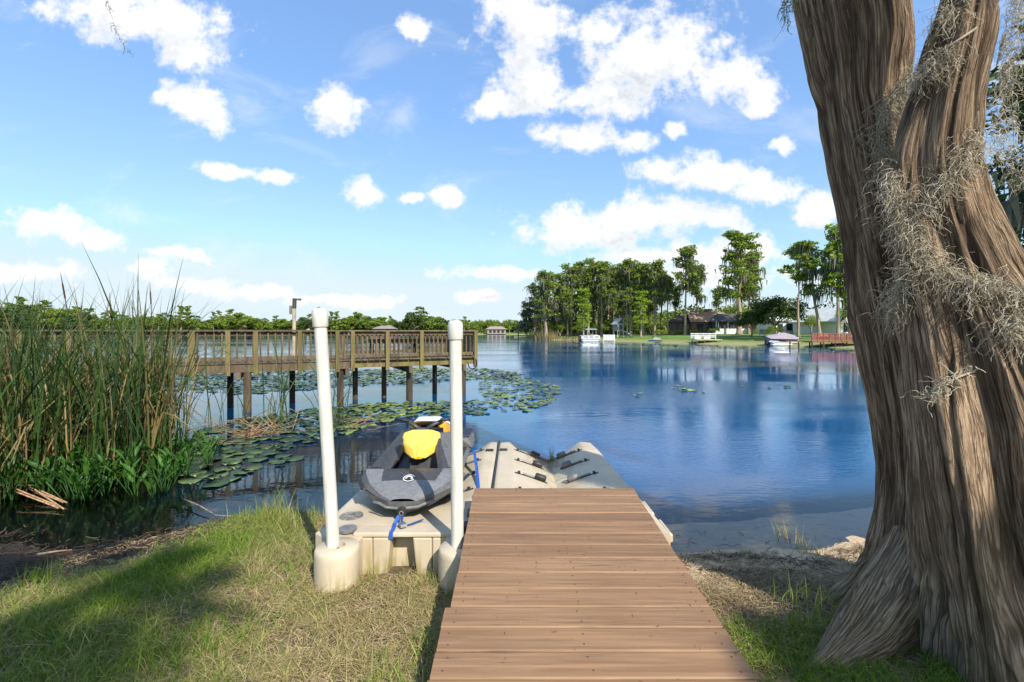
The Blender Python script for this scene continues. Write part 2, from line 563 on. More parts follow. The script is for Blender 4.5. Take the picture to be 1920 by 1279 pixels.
def water_material():
    m, nt, b = new_mat('lake_water')
    out = m.node_tree.nodes['Material Output']
    m.node_tree.nodes.remove(b)
    p = nt.pos()
    w = nt.noise(p, 0.35, 3, 0.5)
    r1 = nt.noise(nt.scale(p, (1.0, 2.2, 1)), 2.4, 3, 0.5)
    r2 = nt.noise(nt.scale(p, (1.0, 1.7, 1)), 10.0, 4, 0.55)
    gust = nt.ramp(nt.noise(nt.scale(p, (0.30, 1.0, 1)), 0.11, 5, 0.6), 0.44, 0.60)
    h = nt.math('ADD', nt.math('MULTIPLY', r1, 0.38), nt.math('MULTIPLY', r2, nt.math('MULTIPLY_ADD', gust, 1.0, 0.06)))
    nrm = nt.bump(h, 0.07, 0.10)
    fr = nt.new('ShaderNodeFresnel'); fr.inputs['IOR'].default_value = 1.48
    nt.put(fr.inputs['Normal'], nrm)
    gl = nt.new('ShaderNodeBsdfGlossy'); gl.inputs['Roughness'].default_value = 0.035
    gl.inputs['Color'].default_value = (0.92, 0.97, 1, 1)
    nt.put(gl.inputs['Normal'], nrm)
    tr = nt.new('ShaderNodeBsdfTransparent'); tr.inputs['Color'].default_value = (0.93, 0.93, 0.86, 1)
    df = nt.new('ShaderNodeBsdfDiffuse')
    df.inputs['Color'].default_value = WATER_BODY + (1,)
    dep = nt.attr('depth').outputs['Fac']
    body = nt.math('SUBTRACT', 1.0, nt.math('POWER', 2.718, nt.math('MULTIPLY', dep, -2.2)))
    mb = nt.new('ShaderNodeMixShader'); nt.l.new(body, mb.inputs[0]); nt.l.new(tr.outputs[0], mb.inputs[1]); nt.l.new(df.outputs[0], mb.inputs[2])
    mx = nt.new('ShaderNodeMixShader'); nt.l.new(fr.outputs[0], mx.inputs[0]); nt.l.new(mb.outputs[0], mx.inputs[1]); nt.l.new(gl.outputs[0], mx.inputs[2])
    nt.l.new(mx.outputs[0], out.inputs[0])
    return m
WATER_BODY = (0.004, 0.084, 0.25)

def build_water():
    xs = axis(-10, 9, 0.14, -1500, 1500); ys = axis(2.4, 12, 0.14, 2.0, 1600)
    X, Y, Q = grid(xs, ys)
    Z = height(X, Y)
    dep = np.maximum(0, -Z - 0.11)
    dep = dep * (1 - 0.86 * sst(0.6, -1.6, X + 0.08 * Y) * sst(700, 300, Y))
    me = mk_mesh('lake', np.stack([X, Y, 0 * X], 1), [Q], water_material(), True, {'depth': dep})
    return tag(obj('lake', me), 'blue rippled lake water', None, None, 'structure')

def lawn_material():
    m, nt, b = new_mat('far_lawn')
    p = nt.pos()
    n = nt.noise(p, 0.25, 5, 0.6); n2 = nt.noise(p, 3, 5, 0.7)
    c = nt.mix(nt.ramp(n, 0.3, 0.7), (0.08, 0.15, 0.02), (0.17, 0.27, 0.045))
    c = nt.mix(nt.ramp(n2, 0.4, 0.8), c, (0.06, 0.11, 0.02))
    sand = nt.mix(nt.ramp(n2, 0.3, 0.7), (0.34, 0.30, 0.14), (0.20, 0.22, 0.06))
    c = nt.mix(nt.attr('edge').outputs['Fac'], c, sand)
    nt.put(b.inputs['Base Color'], c); b.inputs['Roughness'].default_value = 0.9
    nt.put(b.inputs['Normal'], nt.bump(n2, 0.6, 0.2))
    return m
LAWN = lawn_material()
FAR_PROF = [(-6, -1.0), (-0.6, -0.12), (0.4, 0.10), (2, 0.28), (5, 0.55), (10, 0.9), (20, 1.25), (45, 1.6), (120, 1.8), (500, 2.2)]
RIGHT_SHORE = [(0.5, 150), (1.0, 128), (3.2, 110), (7, 101), (11, 95), (15, 90), (19, 85.5), (23, 75), (26.6, 67.5), (31.7, 61.5), (34.7, 54.8), (37, 49.5), (40, 43), (44, 34), (50, 22), (60, 10), (75, -10), (100, -40)]
SHORE_DIR = Vector((0.55, 0.835, 0))
def far_land(name, line, dirf, label):
    line = np.array(line, float)
    t = np.linspace(0, len(line) - 1, len(line) * 8)
    X = np.interp(t, np.arange(len(line)), line[:, 0]); Y = np.interp(t, np.arange(len(line)), line[:, 1])
    V = []; E = []
    for (d, z) in FAR_PROF:
        wob = vn.fbm(X * 0.15, Y * 0.15, d, 3) * (0.8 + 0.1 * d if d < 20 else 1.0)
        V.append(np.stack([X + dirf[0] * (d + wob), Y + dirf[1] * (d + wob), z + 0.08 * vn.fbm(X * .3, Y * .3, d + 4, 2)], 1))
        E.append(np.full(len(X), float(sst(4.5, 1.0, d))))
    n = len(t); m = len(FAR_PROF)
    i = (np.arange(m - 1)[:, None] * n + np.arange(n - 1)[None, :]).ravel()
    Q = np.stack([i, i + 1, i + n + 1, i + n], 1)
    me = mk_mesh(name, np.concatenate(V), [Q[:, ::-1] if name == 'far_shore' else Q[:, ::-1]], LAWN, True, {'edge': np.concatenate(E)})
    return tag(obj(name, me), label, None, None, 'structure')
def right_z(x, y):
    """height of the right shore at a point (distance inland along SHORE_DIR)"""
    best = None
    for k in range(len(RIGHT_SHORE) - 1):
        a = Vector(RIGHT_SHORE[k]); b2 = Vector(RIGHT_SHORE[k + 1]); e = b2 - a
        # solve a + e*s + dir*d = (x, y)
        det = e.x * SHORE_DIR.y - e.y * SHORE_DIR.x
        if abs(det) < 1e-6: continue
        rx, ry = x - a.x, y - a.y
        s = (rx * SHORE_DIR.y - ry * SHORE_DIR.x) / det
        d = (e.x * ry - e.y * rx) / det
        if -0.01 <= s <= 1.01:
            if best is None or d > best: best = d
    if best is None: best = 30
    return float(np.interp(best, [p[0] for p in FAR_PROF], [p[1] for p in FAR_PROF]))

build_ground(); build_water()
far_land('right_shore', RIGHT_SHORE, SHORE_DIR, 'lawn and sandy shore on the right side of the lake')
far_land('far_shore', [(-1400, 360), (-700, 320), (-330, 296), (-120, 300), (-30, 292), (40, 300), (200, 330), (700, 420), (1400, 600)], Vector((0, 1, 0)), 'low grassy far shore across the lake')

# ------------------------------------------------------------------ big cypress at the right
def bark_material():
    m, nt, b = new_mat('cypress_bark')
    a = nt.attr('bark').outputs['Vector']
    cav = nt.attr('cav').outputs['Fac']
    n1 = nt.noise(nt.scale(a, (60, 3.0, 1)), 1.0, 7, 0.78, 0.35)
    n2 = nt.noise(nt.scale(a, (120, 7, 1)), 1.0, 5, 0.7, 0.3)
    n3 = nt.noise(nt.pos(), 2.3, 4, 0.6)
    c = nt.mix(nt.ramp(n1, 0.30, 0.72), (0.25, 0.162, 0.098), (0.68, 0.50, 0.33))
    c = nt.mix(nt.math('MULTIPLY', nt.ramp(n3, 0.48, 0.72), 0.35), c, (0.30, 0.165, 0.08))
    c = nt.mix(nt.math('MULTIPLY', nt.ramp(n2, 0.55, 0.8), 0.5), c, (0.40, 0.32, 0.24))
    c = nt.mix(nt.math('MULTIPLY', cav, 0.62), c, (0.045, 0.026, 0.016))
    k1 = nt.noise(nt.scale(a, (26, 1.0, 1)), 1.0, 3, 0.5, 0.45)
    k2 = nt.noise(nt.scale(a, (60, 2.6, 1)), 1.0, 3, 0.5, 0.35)
    cr1 = nt.ramp(nt.math('ABSOLUTE', nt.math('SUBTRACT', k1, 0.5)), 0.035, 0.006)
    cr2 = nt.math('MULTIPLY', nt.ramp(nt.math('ABSOLUTE', nt.math('SUBTRACT', k2, 0.5)), 0.040, 0.006), 0.7)
    crack = nt.math('MAXIMUM', cr1, cr2)
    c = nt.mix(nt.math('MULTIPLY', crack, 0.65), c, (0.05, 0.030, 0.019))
    mossy = nt.math('MULTIPLY', nt.attr('moss').outputs['Fac'], nt.ramp(nt.noise(nt.pos(), 4.5, 5, 0.65), 0.42, 0.66))
    c = nt.mix(nt.math('MULTIPLY', mossy, 0.6), c, (0.13, 0.115, 0.03))
    nt.put(b.inputs['Base Color'], c)
    b.inputs['Roughness'].default_value = 0.9
    b.inputs['Specular IOR Level'].default_value = 0.25
    h = nt.math('ADD', nt.math('MULTIPLY', n1, 0.8), nt.math('MULTIPLY', n2, 0.6))
    h = nt.math('SUBTRACT', h, nt.math('MULTIPLY', crack, 0.8))
    nt.put(b.inputs['Normal'], nt.bump(h, 1.0, 0.020))
    return m
BARK = bark_material()
ROWS = [(0, 1495, 1700, 1748, 1868), (80, 1511, 1716, 1722, 1866), (140, 1524, 1712, 1708, 1850), (200, 1537, 1700, 1690, 1840), (300, 1553, 1725, 1665, 1836), (400, 1572, 1745, 1670, 1866),
        (500, 1582, 1780, 1680, 1920), (600, 1595, 1820, 1690, 1985), (700, 1612, 1850, 1700, 2050), (800, 1630, 1880, 1712, 2105), (900, 1638, 1900, 1720, 2140),
        (1000, 1634, 1920, 1730, 2185), (1060, 1624, 1930, 1738, 2215), (1100, 1606, 1940, 1745, 2240), (1150, 1578, 1960, 1750, 2290), (1185, 1550, 1980, 1752, 2330), (1240, 1500, 2010, 1755, 2380)]
def edge_dir(px): return math.atan((px - 960) / F)
def stem_table(side):
    D = 3.78 if side == 0 else 3.36
    out = []
    for r in ROWS:
        L, Rr = (r[1], r[2]) if side == 0 else (r[3], r[4])
        tl, trr = edge_dir(L), edge_dir(Rr)
        c = (tl + trr) / 2
        rad = D * math.sin((trr - tl) / 2)
        z = CAMZ + (HOR - r[0]) / F * D * math.cos(c)
        out.append((z, D * math.sin(c), D * math.cos(c), rad))
    out.sort()
    # carries on above the frame
    z, x, y, rad = out[-1]; zp, xp, yp, rp = out[-3]
    k = 1.9 / (z - zp)
    lean = 0.6 if side == 0 else 0.5
    out.append((z + 1.9, x + (x - xp) * k * lean, y + (y - yp) * k * lean + 0.2, rad * 0.86))
    return np.array(out)
BIG_TREE = thing('cypress_tree', (2.55, 2.55, 0.12), 'huge forked cypress with deeply furrowed bark in the right foreground', 'tree')
TRUNK_GEO = []
def build_stem(side):
    T = stem_table(side)
    nz, na = 520, 440
    z0, z1 = 0.0, T[-1, 0]
    t = np.linspace(0, 1, nz) ** 1.0
    zz = z0 + (z1 - z0) * t
    cx = np.interp(zz, T[:, 0], T[:, 1]); cy = np.interp(zz, T[:, 0], T[:, 2]); rr = np.interp(zz, T[:, 0], T[:, 3])
    ker = np.ones(17) / 17
    def sm(a):
        p = np.pad(a, 8, mode='edge'); return np.convolve(p, ker, 'valid')
    cx, cy, rr = sm(cx), sm(cy), sm(rr)
    A = np.linspace(0, 2 * PI, na + 1)[:-1]
    Zg, Ag = np.meshgrid(zz, A, indexing='ij')
    Rg = np.repeat(rr[:, None], na, 1)
    ca, sa = np.cos(Ag), np.sin(Ag)
    # buttress flutes, stronger towards the ground
    k = side * 9.0
    fl = vn(ca * 1.5 + 5 + k, sa * 1.5 + 5, Zg * 0.25 + k)
    fl2 = vn(ca * 3.4 + 15 + k, sa * 3.4 + 5, Zg * 0.35 + 2 * k)
    low = np.clip((2.6 - Zg) / 2.6, 0, 1)
    d = fl * (0.02 + 0.085 * low ** 1.3) + fl2 * (0.018 + 0.075 * low)
    crease = np.abs(vn(ca * 2.0 + 31 + k, sa * 2.0 + 8, Zg * 0.20 + k))
    d -= 0.075 * (0.25 + low) * np.exp(-(crease / 0.22) ** 2)
    # bark strips: warped, vertical, furrowed; spacing measured along the surface
    X_, Y_ = Rg * ca, Rg * sa
    wx = 0.016 * vn(X_ * 4, Y_ * 4, Zg * 1.2 + k) + 0.005 * vn(X_ * 20, Y_ * 20, Zg * 6 + k)
    ang = Ag + wx / Rg
    ux, uy = Rg * np.cos(ang), Rg * np.sin(ang)
    f1 = vn(ux * 15 + 20 + k, uy * 15 + 20, Zg * 0.7 + k)
    f2 = vn(ux * 30 + 40 + k, uy * 30 + 10, Zg * 1.5 + k)
    f3 = vn(ux * 58 + 9, uy * 58 + 33, Zg * 7 + k)
    fur1 = np.exp(-(f1 / 0.20) ** 2); fur2 = np.exp(-(f2 / 0.24) ** 2)
    d += -0.017 * fur1 - 0.010 * fur2 + 0.004 * f3 + 0.008 * f2 + 0.010 * f1
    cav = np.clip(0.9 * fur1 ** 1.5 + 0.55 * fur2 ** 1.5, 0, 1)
    # roots spread at the very bottom
    base = np.exp(-np.maximum(Zg - 0.12, 0) / 0.22)
    lobes = np.clip(vn(ca * 2.0 + 3 + k, sa * 2.0 + 9, 0.3) + 0.2, 0, 1)
    Rt = Rg + d + base * lobes * 0.22
    V = np.stack([cx[:, None] + Rt * ca, cy[:, None] + Rt * sa, Zg], 2).reshape(-1, 3)
    i = np.arange(nz - 1)[:, None] * na + np.arange(na)[None, :]
    j = np.arange(nz - 1)[:, None] * na + (np.arange(na)[None, :] + 1) % na
    Q = np.stack([i, j, j + na, i + na], 2).reshape(-1, 4)
    barkuv = np.stack([(Ag * 0.38 + wx), Zg, 0 * Zg + side * 3], 2).reshape(-1, 3)
    moss = (np.clip((1.1 - Zg) / 1.1, 0, 1)).reshape(-1)
    off = np.array(BIG_TREE.location)
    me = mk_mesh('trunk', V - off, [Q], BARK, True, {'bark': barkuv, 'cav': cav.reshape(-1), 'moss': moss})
    o = obj('trunk', me, BIG_TREE)
    TRUNK_GEO.append((V, Q))
    return o
for s_ in (0, 1):
    o_ = build_stem(s_)
    o_['label'] = ['darker left stem leaning towards the water', 'sunlit right stem with flared base'][s_]

def root_mesh(pts, rads, name='root'):
    n = 26
    pts = [Vector(p) for p in pts]
    m = 60
    ts = np.linspace(0, len(pts) - 1, m)
    c = np.array([[np.interp(t, range(len(pts)), [p[k] for p in pts]) for k in range(3)] for t in ts])
    for _ in range(4): c[1:-1] = (c[:-2] + 2 * c[1:-1] + c[2:]) / 4
    r = np.interp(ts, range(len(pts)), rads)
    V = np.zeros((m, n, 3)); 
    for i in range(m):
        d = Vector(c[min(i + 1, m - 1)] - c[max(i - 1, 0)]).normalized()
        s = d.cross(Vector((0, 0, 1))).normalized(); u = s.cross(d)
        for k in range(n):
            a = 2 * PI * k / n
            rk = r[i] * (1 + 0.20 * float(vn(math.cos(a) * 2.5 + 3, math.sin(a) * 2.5, i * 0.05)) + 0.10 * float(vn(math.cos(a) * 7, math.sin(a) * 7, i * 0.12)))
            V[i, k] = c[i] + np.array(s) * math.cos(a) * rk + np.array(u) * math.sin(a) * rk * 1.1
    i = np.arange(m - 1)[:, None] * n + np.arange(n)[None, :]
    j = np.arange(m - 1)[:, None] * n + (np.arange(n)[None, :] + 1) % n
    Q = np.stack([i, j, j + n, i + n], 2).reshape(-1, 4)
    uv = np.stack([np.repeat(np.linspace(0, 1.2, n)[None], m, 0), np.repeat((ts * 0.35)[:, None], n, 1), np.zeros((m, n))], 2).reshape(-1, 3)
    off = np.array(BIG_TREE.location)
    me = mk_mesh(name, V.reshape(-1, 3) - off, [Q[:, ::-1]], BARK, True, {'bark': uv, 'cav': np.zeros(m * n), 'moss': np.full(m * n, 0.35)})
    o = obj(name, me, BIG_TREE)
    return o
root_mesh([(2.62, 2.76, 0.85), (2.36, 2.66, 0.50), (2.10, 2.54, 0.27), (1.84, 2.40, 0.15), (1.54, 2.25, 0.11), (1.28, 2.13, 0.085)], [0.10, 0.15, 0.18, 0.135, 0.07, 0.025])
root_mesh([(2.60, 2.14, 0.60), (2.40, 1.98, 0.30), (2.20, 1.85, 0.16), (2.02, 1.70, 0.07)], [0.18, 0.18, 0.13, 0.05])

# tree surface lookup, to lay moss and twigs on the bark
_V = []; _F = []; _n = 0
for (V, Q) in TRUNK_GEO:
    _V += [tuple(v) for v in V]; _F += [tuple(int(a) + _n for a in q) for q in Q]; _n += len(V)
TBVH = BVHTree.FromPolygons(_V, _F)
def on_bark(px, py):
    d = Vector(((px - 960) / F, 1, (HOR - py) / F)).normalized()
    hit = TBVH.ray_cast(Vector((0, 0, CAMZ)), d)
    return (hit[0], hit[1]) if hit[0] is not None else (None, None)

# ------------------------------------------------------------------ Spanish moss and twigs on the big cypress
def moss_material():
    m, nt, b = new_mat('spanish_moss')
    r = nt.attr('rnd').outputs['Fac']
    c = nt.mix(r, (0.24, 0.21, 0.145), (0.66, 0.58, 0.43))
    nt.put(b.inputs['Base Color'], c); b.inputs['Roughness'].default_value = 0.9
    return m
MOSS = moss_material()
def strands(name, starts, nseg, seglen, rad, bias, curl, parent=None, mat=None, seed=1):
    """many thin curly three-sided strands as one mesh; starts: list of (point, normal)"""
    g = np.random.default_rng(seed)
    n = len(starts)
    p = np.array([s[0] for s in starts], float); nr = np.array([s[1] for s in starts], float)
    d = nr * 0.8 + g.normal(0, 0.9, (n, 3)); d /= np.linalg.norm(d, axis=1)[:, None]
    pts = [p.copy()]
    L = seglen * g.uniform(0.5, 1.4, n)
    for k in range(nseg):
        d = d + g.normal(0, curl, (n, 3)) + np.array(bias)
        d /= np.linalg.norm(d, axis=1)[:, None]
        p = p + d * L[:, None]
        pts.append(p.copy())
    pts = np.stack(pts, 1)                        # n, nseg+1, 3
    m = nseg + 1
    tan = np.gradient(pts, axis=1); tan /= np.linalg.norm(tan, axis=2)[..., None] + 1e-9
    ref = g.normal(0, 1, (n, 1, 3)) + 0 * tan
    s = np.cross(tan, ref); s /= np.linalg.norm(s, axis=2)[..., None] + 1e-9
    u = np.cross(tan, s)
    rr = rad * g.uniform(0.6, 1.3, (n, 1, 1)) * np.linspace(1, 0.5, m)[None, :, None]
    ring = [pts + rr * (s * math.cos(a) + u * math.sin(a)) for a in (0, 2 * PI / 3, 4 * PI / 3)]
    V = np.stack(ring, 2).reshape(-1, 3)          # n, m, 3 verts
    base = (np.arange(n)[:, None, None] * m + np.arange(m - 1)[None, :, None]) * 3
    k = np.arange(3)[None, None, :]; k2 = (k + 1) % 3
    Q = np.stack([base + k, base + k2, base + 3 + k2, base + 3 + k], 3).reshape(-1, 4)
    rnd = np.repeat(g.random(n), m * 3)
    off = np.zeros(3)
    if parent is not None: off = np.array(parent.location)
    me = mk_mesh(name, V - off, [Q], mat or MOSS, False, {'rnd': rnd})
    return obj(name, me, parent)
def poly_sample(path, n, seed):
    g = np.random.default_rng(seed); out = []
    path = np.array(path, float); seg = np.linalg.norm(np.diff(path[:, :2], axis=0), axis=1); cs = np.concatenate([[0], np.cumsum(seg)])
    for _ in range(n):
        t = g.uniform(0, cs[-1])
        x = np.interp(t, cs, path[:, 0]); y = np.interp(t, cs, path[:, 1]); w = np.interp(t, cs, path[:, 2])
        out.append((x + g.normal(0, w * 0.26), y + g.normal(0, w * 0.26)))
    return out
def bark_moss(name, path, n, label, seed, nseg=14, seglen=0.013, rad=0.0014, lift=0.02):
    st = []
    for (px, py) in poly_sample(path, n, seed):
        h, nr = on_bark(px, py)
        if h is None: continue
        st.append((h + nr * random.uniform(-0.005, lift * 1.3), nr * 0.2 + Vector((0, -0.10, -0.5))))
    loc = sum((s[0] for s in st), Vector()) / len(st)
    t = thing(name, loc, label, 'spanish moss')
    o = strands('moss_strands', st, nseg, seglen, rad, (0, -0.01, -0.22), 0.46, t, seed=seed)
    o['kind'] = 'stuff'
    return t
bark_moss('spanish_moss', [(1790, 95, 18), (1735, 130, 24), (1690, 165, 28), (1662, 205, 28), (1650, 250, 22), (1660, 300, 22), (1680, 350, 24), (1700, 400, 26), (1715, 450, 26)], 1800, 'grey moss draped from the fork down the middle of the big cypress trunk', 21, lift=0.018)
bark_moss('spanish_moss', [(1715, 450, 32), (1740, 490, 34), (1790, 515, 26), (1850, 530, 20), (1890, 548, 18), (1925, 560, 18)], 1050, 'grey moss strip running sideways to the right edge across the big trunk', 22, lift=0.016)
bark_moss('spanish_moss', [(1832, 240, 20), (1815, 290, 24), (1775, 330, 22), (1745, 375, 18), (1725, 400, 12)], 420, 'thin moss patch on the sunlit right stem below the fork', 23)
bark_moss('spanish_moss', [(1700, 500, 14), (1692, 545, 13), (1685, 590, 9)], 420, 'small moss tuft hanging under the swag on the trunk', 24)
bark_moss('spanish_moss', [(1880, 610, 22), (1910, 600, 16)], 420, 'moss tangle at the right edge beside the flaring trunk', 25)
bark_moss('spanish_moss', [(1775, 35, 16), (1790, 15, 14)], 260, 'wisp of moss high on the right stem above the fork', 26)

TWIG = mat_basic('dead_twig', (0.34, 0.29, 0.23), 0.85, 0.2, 20, bump=0.4)
def twig_on_bark(path, lift, r0, r1, label, moss=None):
    pts = []
    for i, (px, py) in enumerate(path):
        h, nr = on_bark(px, py)
        if h is None: continue
        pts.append(h + (Vector((0, 0, CAMZ)) - h).normalized() * lift[i])
    loc = pts[0]
    t = thing('twig', loc, label, 'twig')
    mb = MB(); mb.tube(pts, [r0 + (r1 - r0) * i / (len(pts) - 1) for i in range(len(pts))], 6)
    mb.build('stem', TWIG, t, True)
    if moss:
        st = []
        for k in range(moss):
            f = random.random() ** 1.5 * (len(pts) - 1); i = min(int(f), len(pts) - 2)
            st.append((pts[i].lerp(pts[i + 1], f - i), Vector((0, 0, -0.2))))
        o = strands('moss_strands', st, 8, 0.013, 0.002, (-0.05, 0, -0.1), 0.7, t, seed=moss); o['kind'] = 'stuff'
    return t
twig_on_bark([(1616, 212), (1650, 188), (1700, 160), (1760, 100), (1832, 52)], [0.12, 0.10, 0.09, 0.09, 0.03], 0.004, 0.006, 'pale broken stick caught in the moss across the trunk fork')
twig_on_bark([(1740, 742), (1765, 725), (1795, 708), (1830, 695)], [0.13, 0.12, 0.08, 0.0], 0.003, 0.005, 'short mossy twig sticking out low on the big trunk', 60)

# ------------------------------------------------------------------ wooden ramp (composite boards on joists)
RS = 0.0657                                   # rise per metre away from the camera
RANG = math.atan(RS)
def ramp_z(y): return CAMZ - 1.524 + RS * y
def deck_board_material():
    m, nt, b = new_mat('composite_board')
    oi = nt.new('ShaderNodeObjectInfo')
    o = nt.objc()
    off = nt.math('MULTIPLY', oi.outputs['Random'], 37.0)
    cmb = nt.new('ShaderNodeCombineXYZ'); nt.l.new(off, cmb.inputs[0]); nt.l.new(off, cmb.inputs[1])
    v = nt.vmath('ADD', o, cmb.outputs[0])
    n1 = nt.noise(nt.scale(v, (1.6, 34, 1)), 1.0, 4, 0.6, 0.5)
    n2 = nt.noise(nt.scale(v, (3.0, 110, 1)), 1.0, 5, 0.65, 0.3)
    n3 = nt.noise(nt.scale(v, (0.9, 5, 1)), 1.0, 3, 0.5)
    c = nt.mix(nt.ramp(n1, 0.30, 0.70), (0.195, 0.109, 0.056), (0.275, 0.164, 0.090))
    dark = nt.math('MULTIPLY', nt.math('MULTIPLY', nt.ramp(n2, 0.50, 0.68), nt.ramp(n3, 0.44, 0.64)), 0.95)
    c = nt.mix(dark, c, (0.10, 0.062, 0.045))
    c = nt.mix(nt.math('MULTIPLY', nt.ramp(n1, 0.58, 0.75), 0.5), c, (0.35, 0.175, 0.078))
    tint = nt.math('MULTIPLY_ADD', oi.outputs['Random'], 0.34, 0.83)
    c = nt.mix(1.0, c, nt.vmath('MULTIPLY', (1, 1, 1), tint), 'MULTIPLY')
    nt.put(b.inputs['Base Color'], c); b.inputs['Roughness'].default_value = 0.62
    b.inputs['Specular IOR Level'].default_value = 0.35
    h = nt.math('ADD', n1, nt.math('MULTIPLY', n2, 0.6))
    nt.put(b.inputs['Normal'], nt.bump(h, 0.35, 0.004))
    return m
BOARD = deck_board_material()
RX = 0.343; RW = 1.297; RYE = 3.725
ramp_t = thing('boat_ramp', (RX, 2.4, ramp_z(2.4)), 'brown composite board gangway leading from the grass to the floating dock', 'gangway')
def board_mesh(L, w=0.1395, t=0.026):
    mb = MB()
    c = 0.006
    prof = [(-w / 2 + c, 0), (w / 2 - c, 0), (w / 2, -c), (w / 2, -t), (-w / 2, -t), (-w / 2, -c)]
    mb.prism([(-L / 2, y, z) for y, z in prof], (L, 0, 0))
    return mb.mesh('deck_board', BOARD)
bm_ = board_mesh(RW)
SCREW = mat_basic('screw_head', (0.10, 0.055, 0.03), 0.5, 0.1, 20)
sm_ = MB().lathe([(0.0045, 0), (0.0045, 0.0012), (0.002, 0.0016)], n=10).mesh('screw', SCREW)
PITCH = 0.1452
nb = int((RYE - 0.55) / PITCH)
for k in range(nb):
    y = RYE - 0.07 - k * PITCH
    dx = random.uniform(-0.003, 0.003) + (-0.014 if y < 2.26 else 0) + (-0.008 if y < 1.86 else 0)
    lift = random.uniform(-0.0012, 0.0012) 
    b_ = obj('deck_board', bm_, ramp_t, (dx, y - 2.4, ramp_z(y) - ramp_z(2.4) + lift), (RANG, 0, random.uniform(-0.0012, 0.0012)), (1.02 if y < 2.26 else 1, 1, 1))
    for sx in (-0.60, 0.0, 0.60):
        for sy in (-0.035, 0.035):
            obj('screw', sm_, b_, (sx + random.uniform(-.01, .01), sy + random.uniform(-.006, .006), -0.0002))
JOIST = mat_basic('treated_joist', (0.17, 0.13, 0.085), 0.85, 0.2, 9, bump=0.3, stretch=(1, 0.2, 1))
for sx in (-0.60, -0.2, 0.2, 0.60):
    mb = MB()
    y0, y1 = 0.6, RYE - 0.01
    mb.bar((RX + sx, y0, ramp_z(y0) - 0.028 - 0.07), (RX + sx, y1, ramp_z(y1) - 0.028 - 0.07), 0.04, 0.138)
    mb.build('joist', JOIST, ramp_t)

# ------------------------------------------------------------------ floating dock: two watercraft cradles side by side
def poly_material():
    m, nt, b = new_mat('beige_polyethylene')
    p = nt.pos()
    n = nt.noise(p, 3.0, 6, 0.65); n2 = nt.noise(p, 26, 5, 0.7); n3 = nt.noise(nt.scale(p, (6, 6, 1)), 3.0, 4, 0.6)
    c = nt.mix(nt.ramp(n, 0.3, 0.7), (0.56, 0.48, 0.36), (0.47, 0.39, 0.28))
    c = nt.mix(nt.math('MULTIPLY', nt.ramp(n2, 0.55, 0.8), 0.35), c, (0.36, 0.29, 0.21))
    sep = nt.new('ShaderNodeSeparateXYZ'); nt.l.new(p, sep.inputs[0])
    low = nt.math('MULTIPLY', nt.ramp(sep.outputs[2], 0.30, 0.10), nt.ramp(n3, 0.42, 0.62))
    c = nt.mix(nt.math('MULTIPLY', low, 0.75), c, (0.26, 0.21, 0.05))
    drip = nt.math('MULTIPLY', nt.ramp(nt.noise(nt.scale(p, (22, 22, 1.2)), 1.0, 4, 0.6), 0.60, 0.75), nt.ramp(sep.outputs[2], 0.36, 0.30))
    c = nt.mix(nt.math('MULTIPLY', drip, 0.6), c, (0.32, 0.28, 0.08))
    nt.put(b.inputs['Base Color'], c); b.inputs['Roughness'].default_value = 0.5
    b.inputs['Specular IOR Level'].default_value = 0.3
    nt.put(b.inputs['Normal'], nt.bump(nt.math('ADD', n2, n), 0.25, 0.006))
    return m
POLY = poly_material()
BLACK = mat_basic('black_rubber', (0.018, 0.018, 0.02), 0.55, 0.2, 20)
GREYC = mat_basic('grey_plastic', (0.17, 0.17, 0.175), 0.5, 0.15, 15)
DY0, DY1 = 3.20, 6.50
def dock_z(y): return 0.385 - 0.040 * (y - DY0)
CW = 1.205
def cradle_drop(dx, y, seed=0):
    """depth of the V below the deck plane"""
    a = np.abs(dx)
    v = np.clip(1 - a / 0.47, 0, 1)
    fade = sst(DY0 + 0.50, DY0 + 0.95, y)
    lip = sst(DY1 - 0.75, DY1, y)
    return (0.155 * v ** 1.15) * fade + lip * (0.24 * np.clip(1 - a / 0.5, 0, 1) + 0.02)
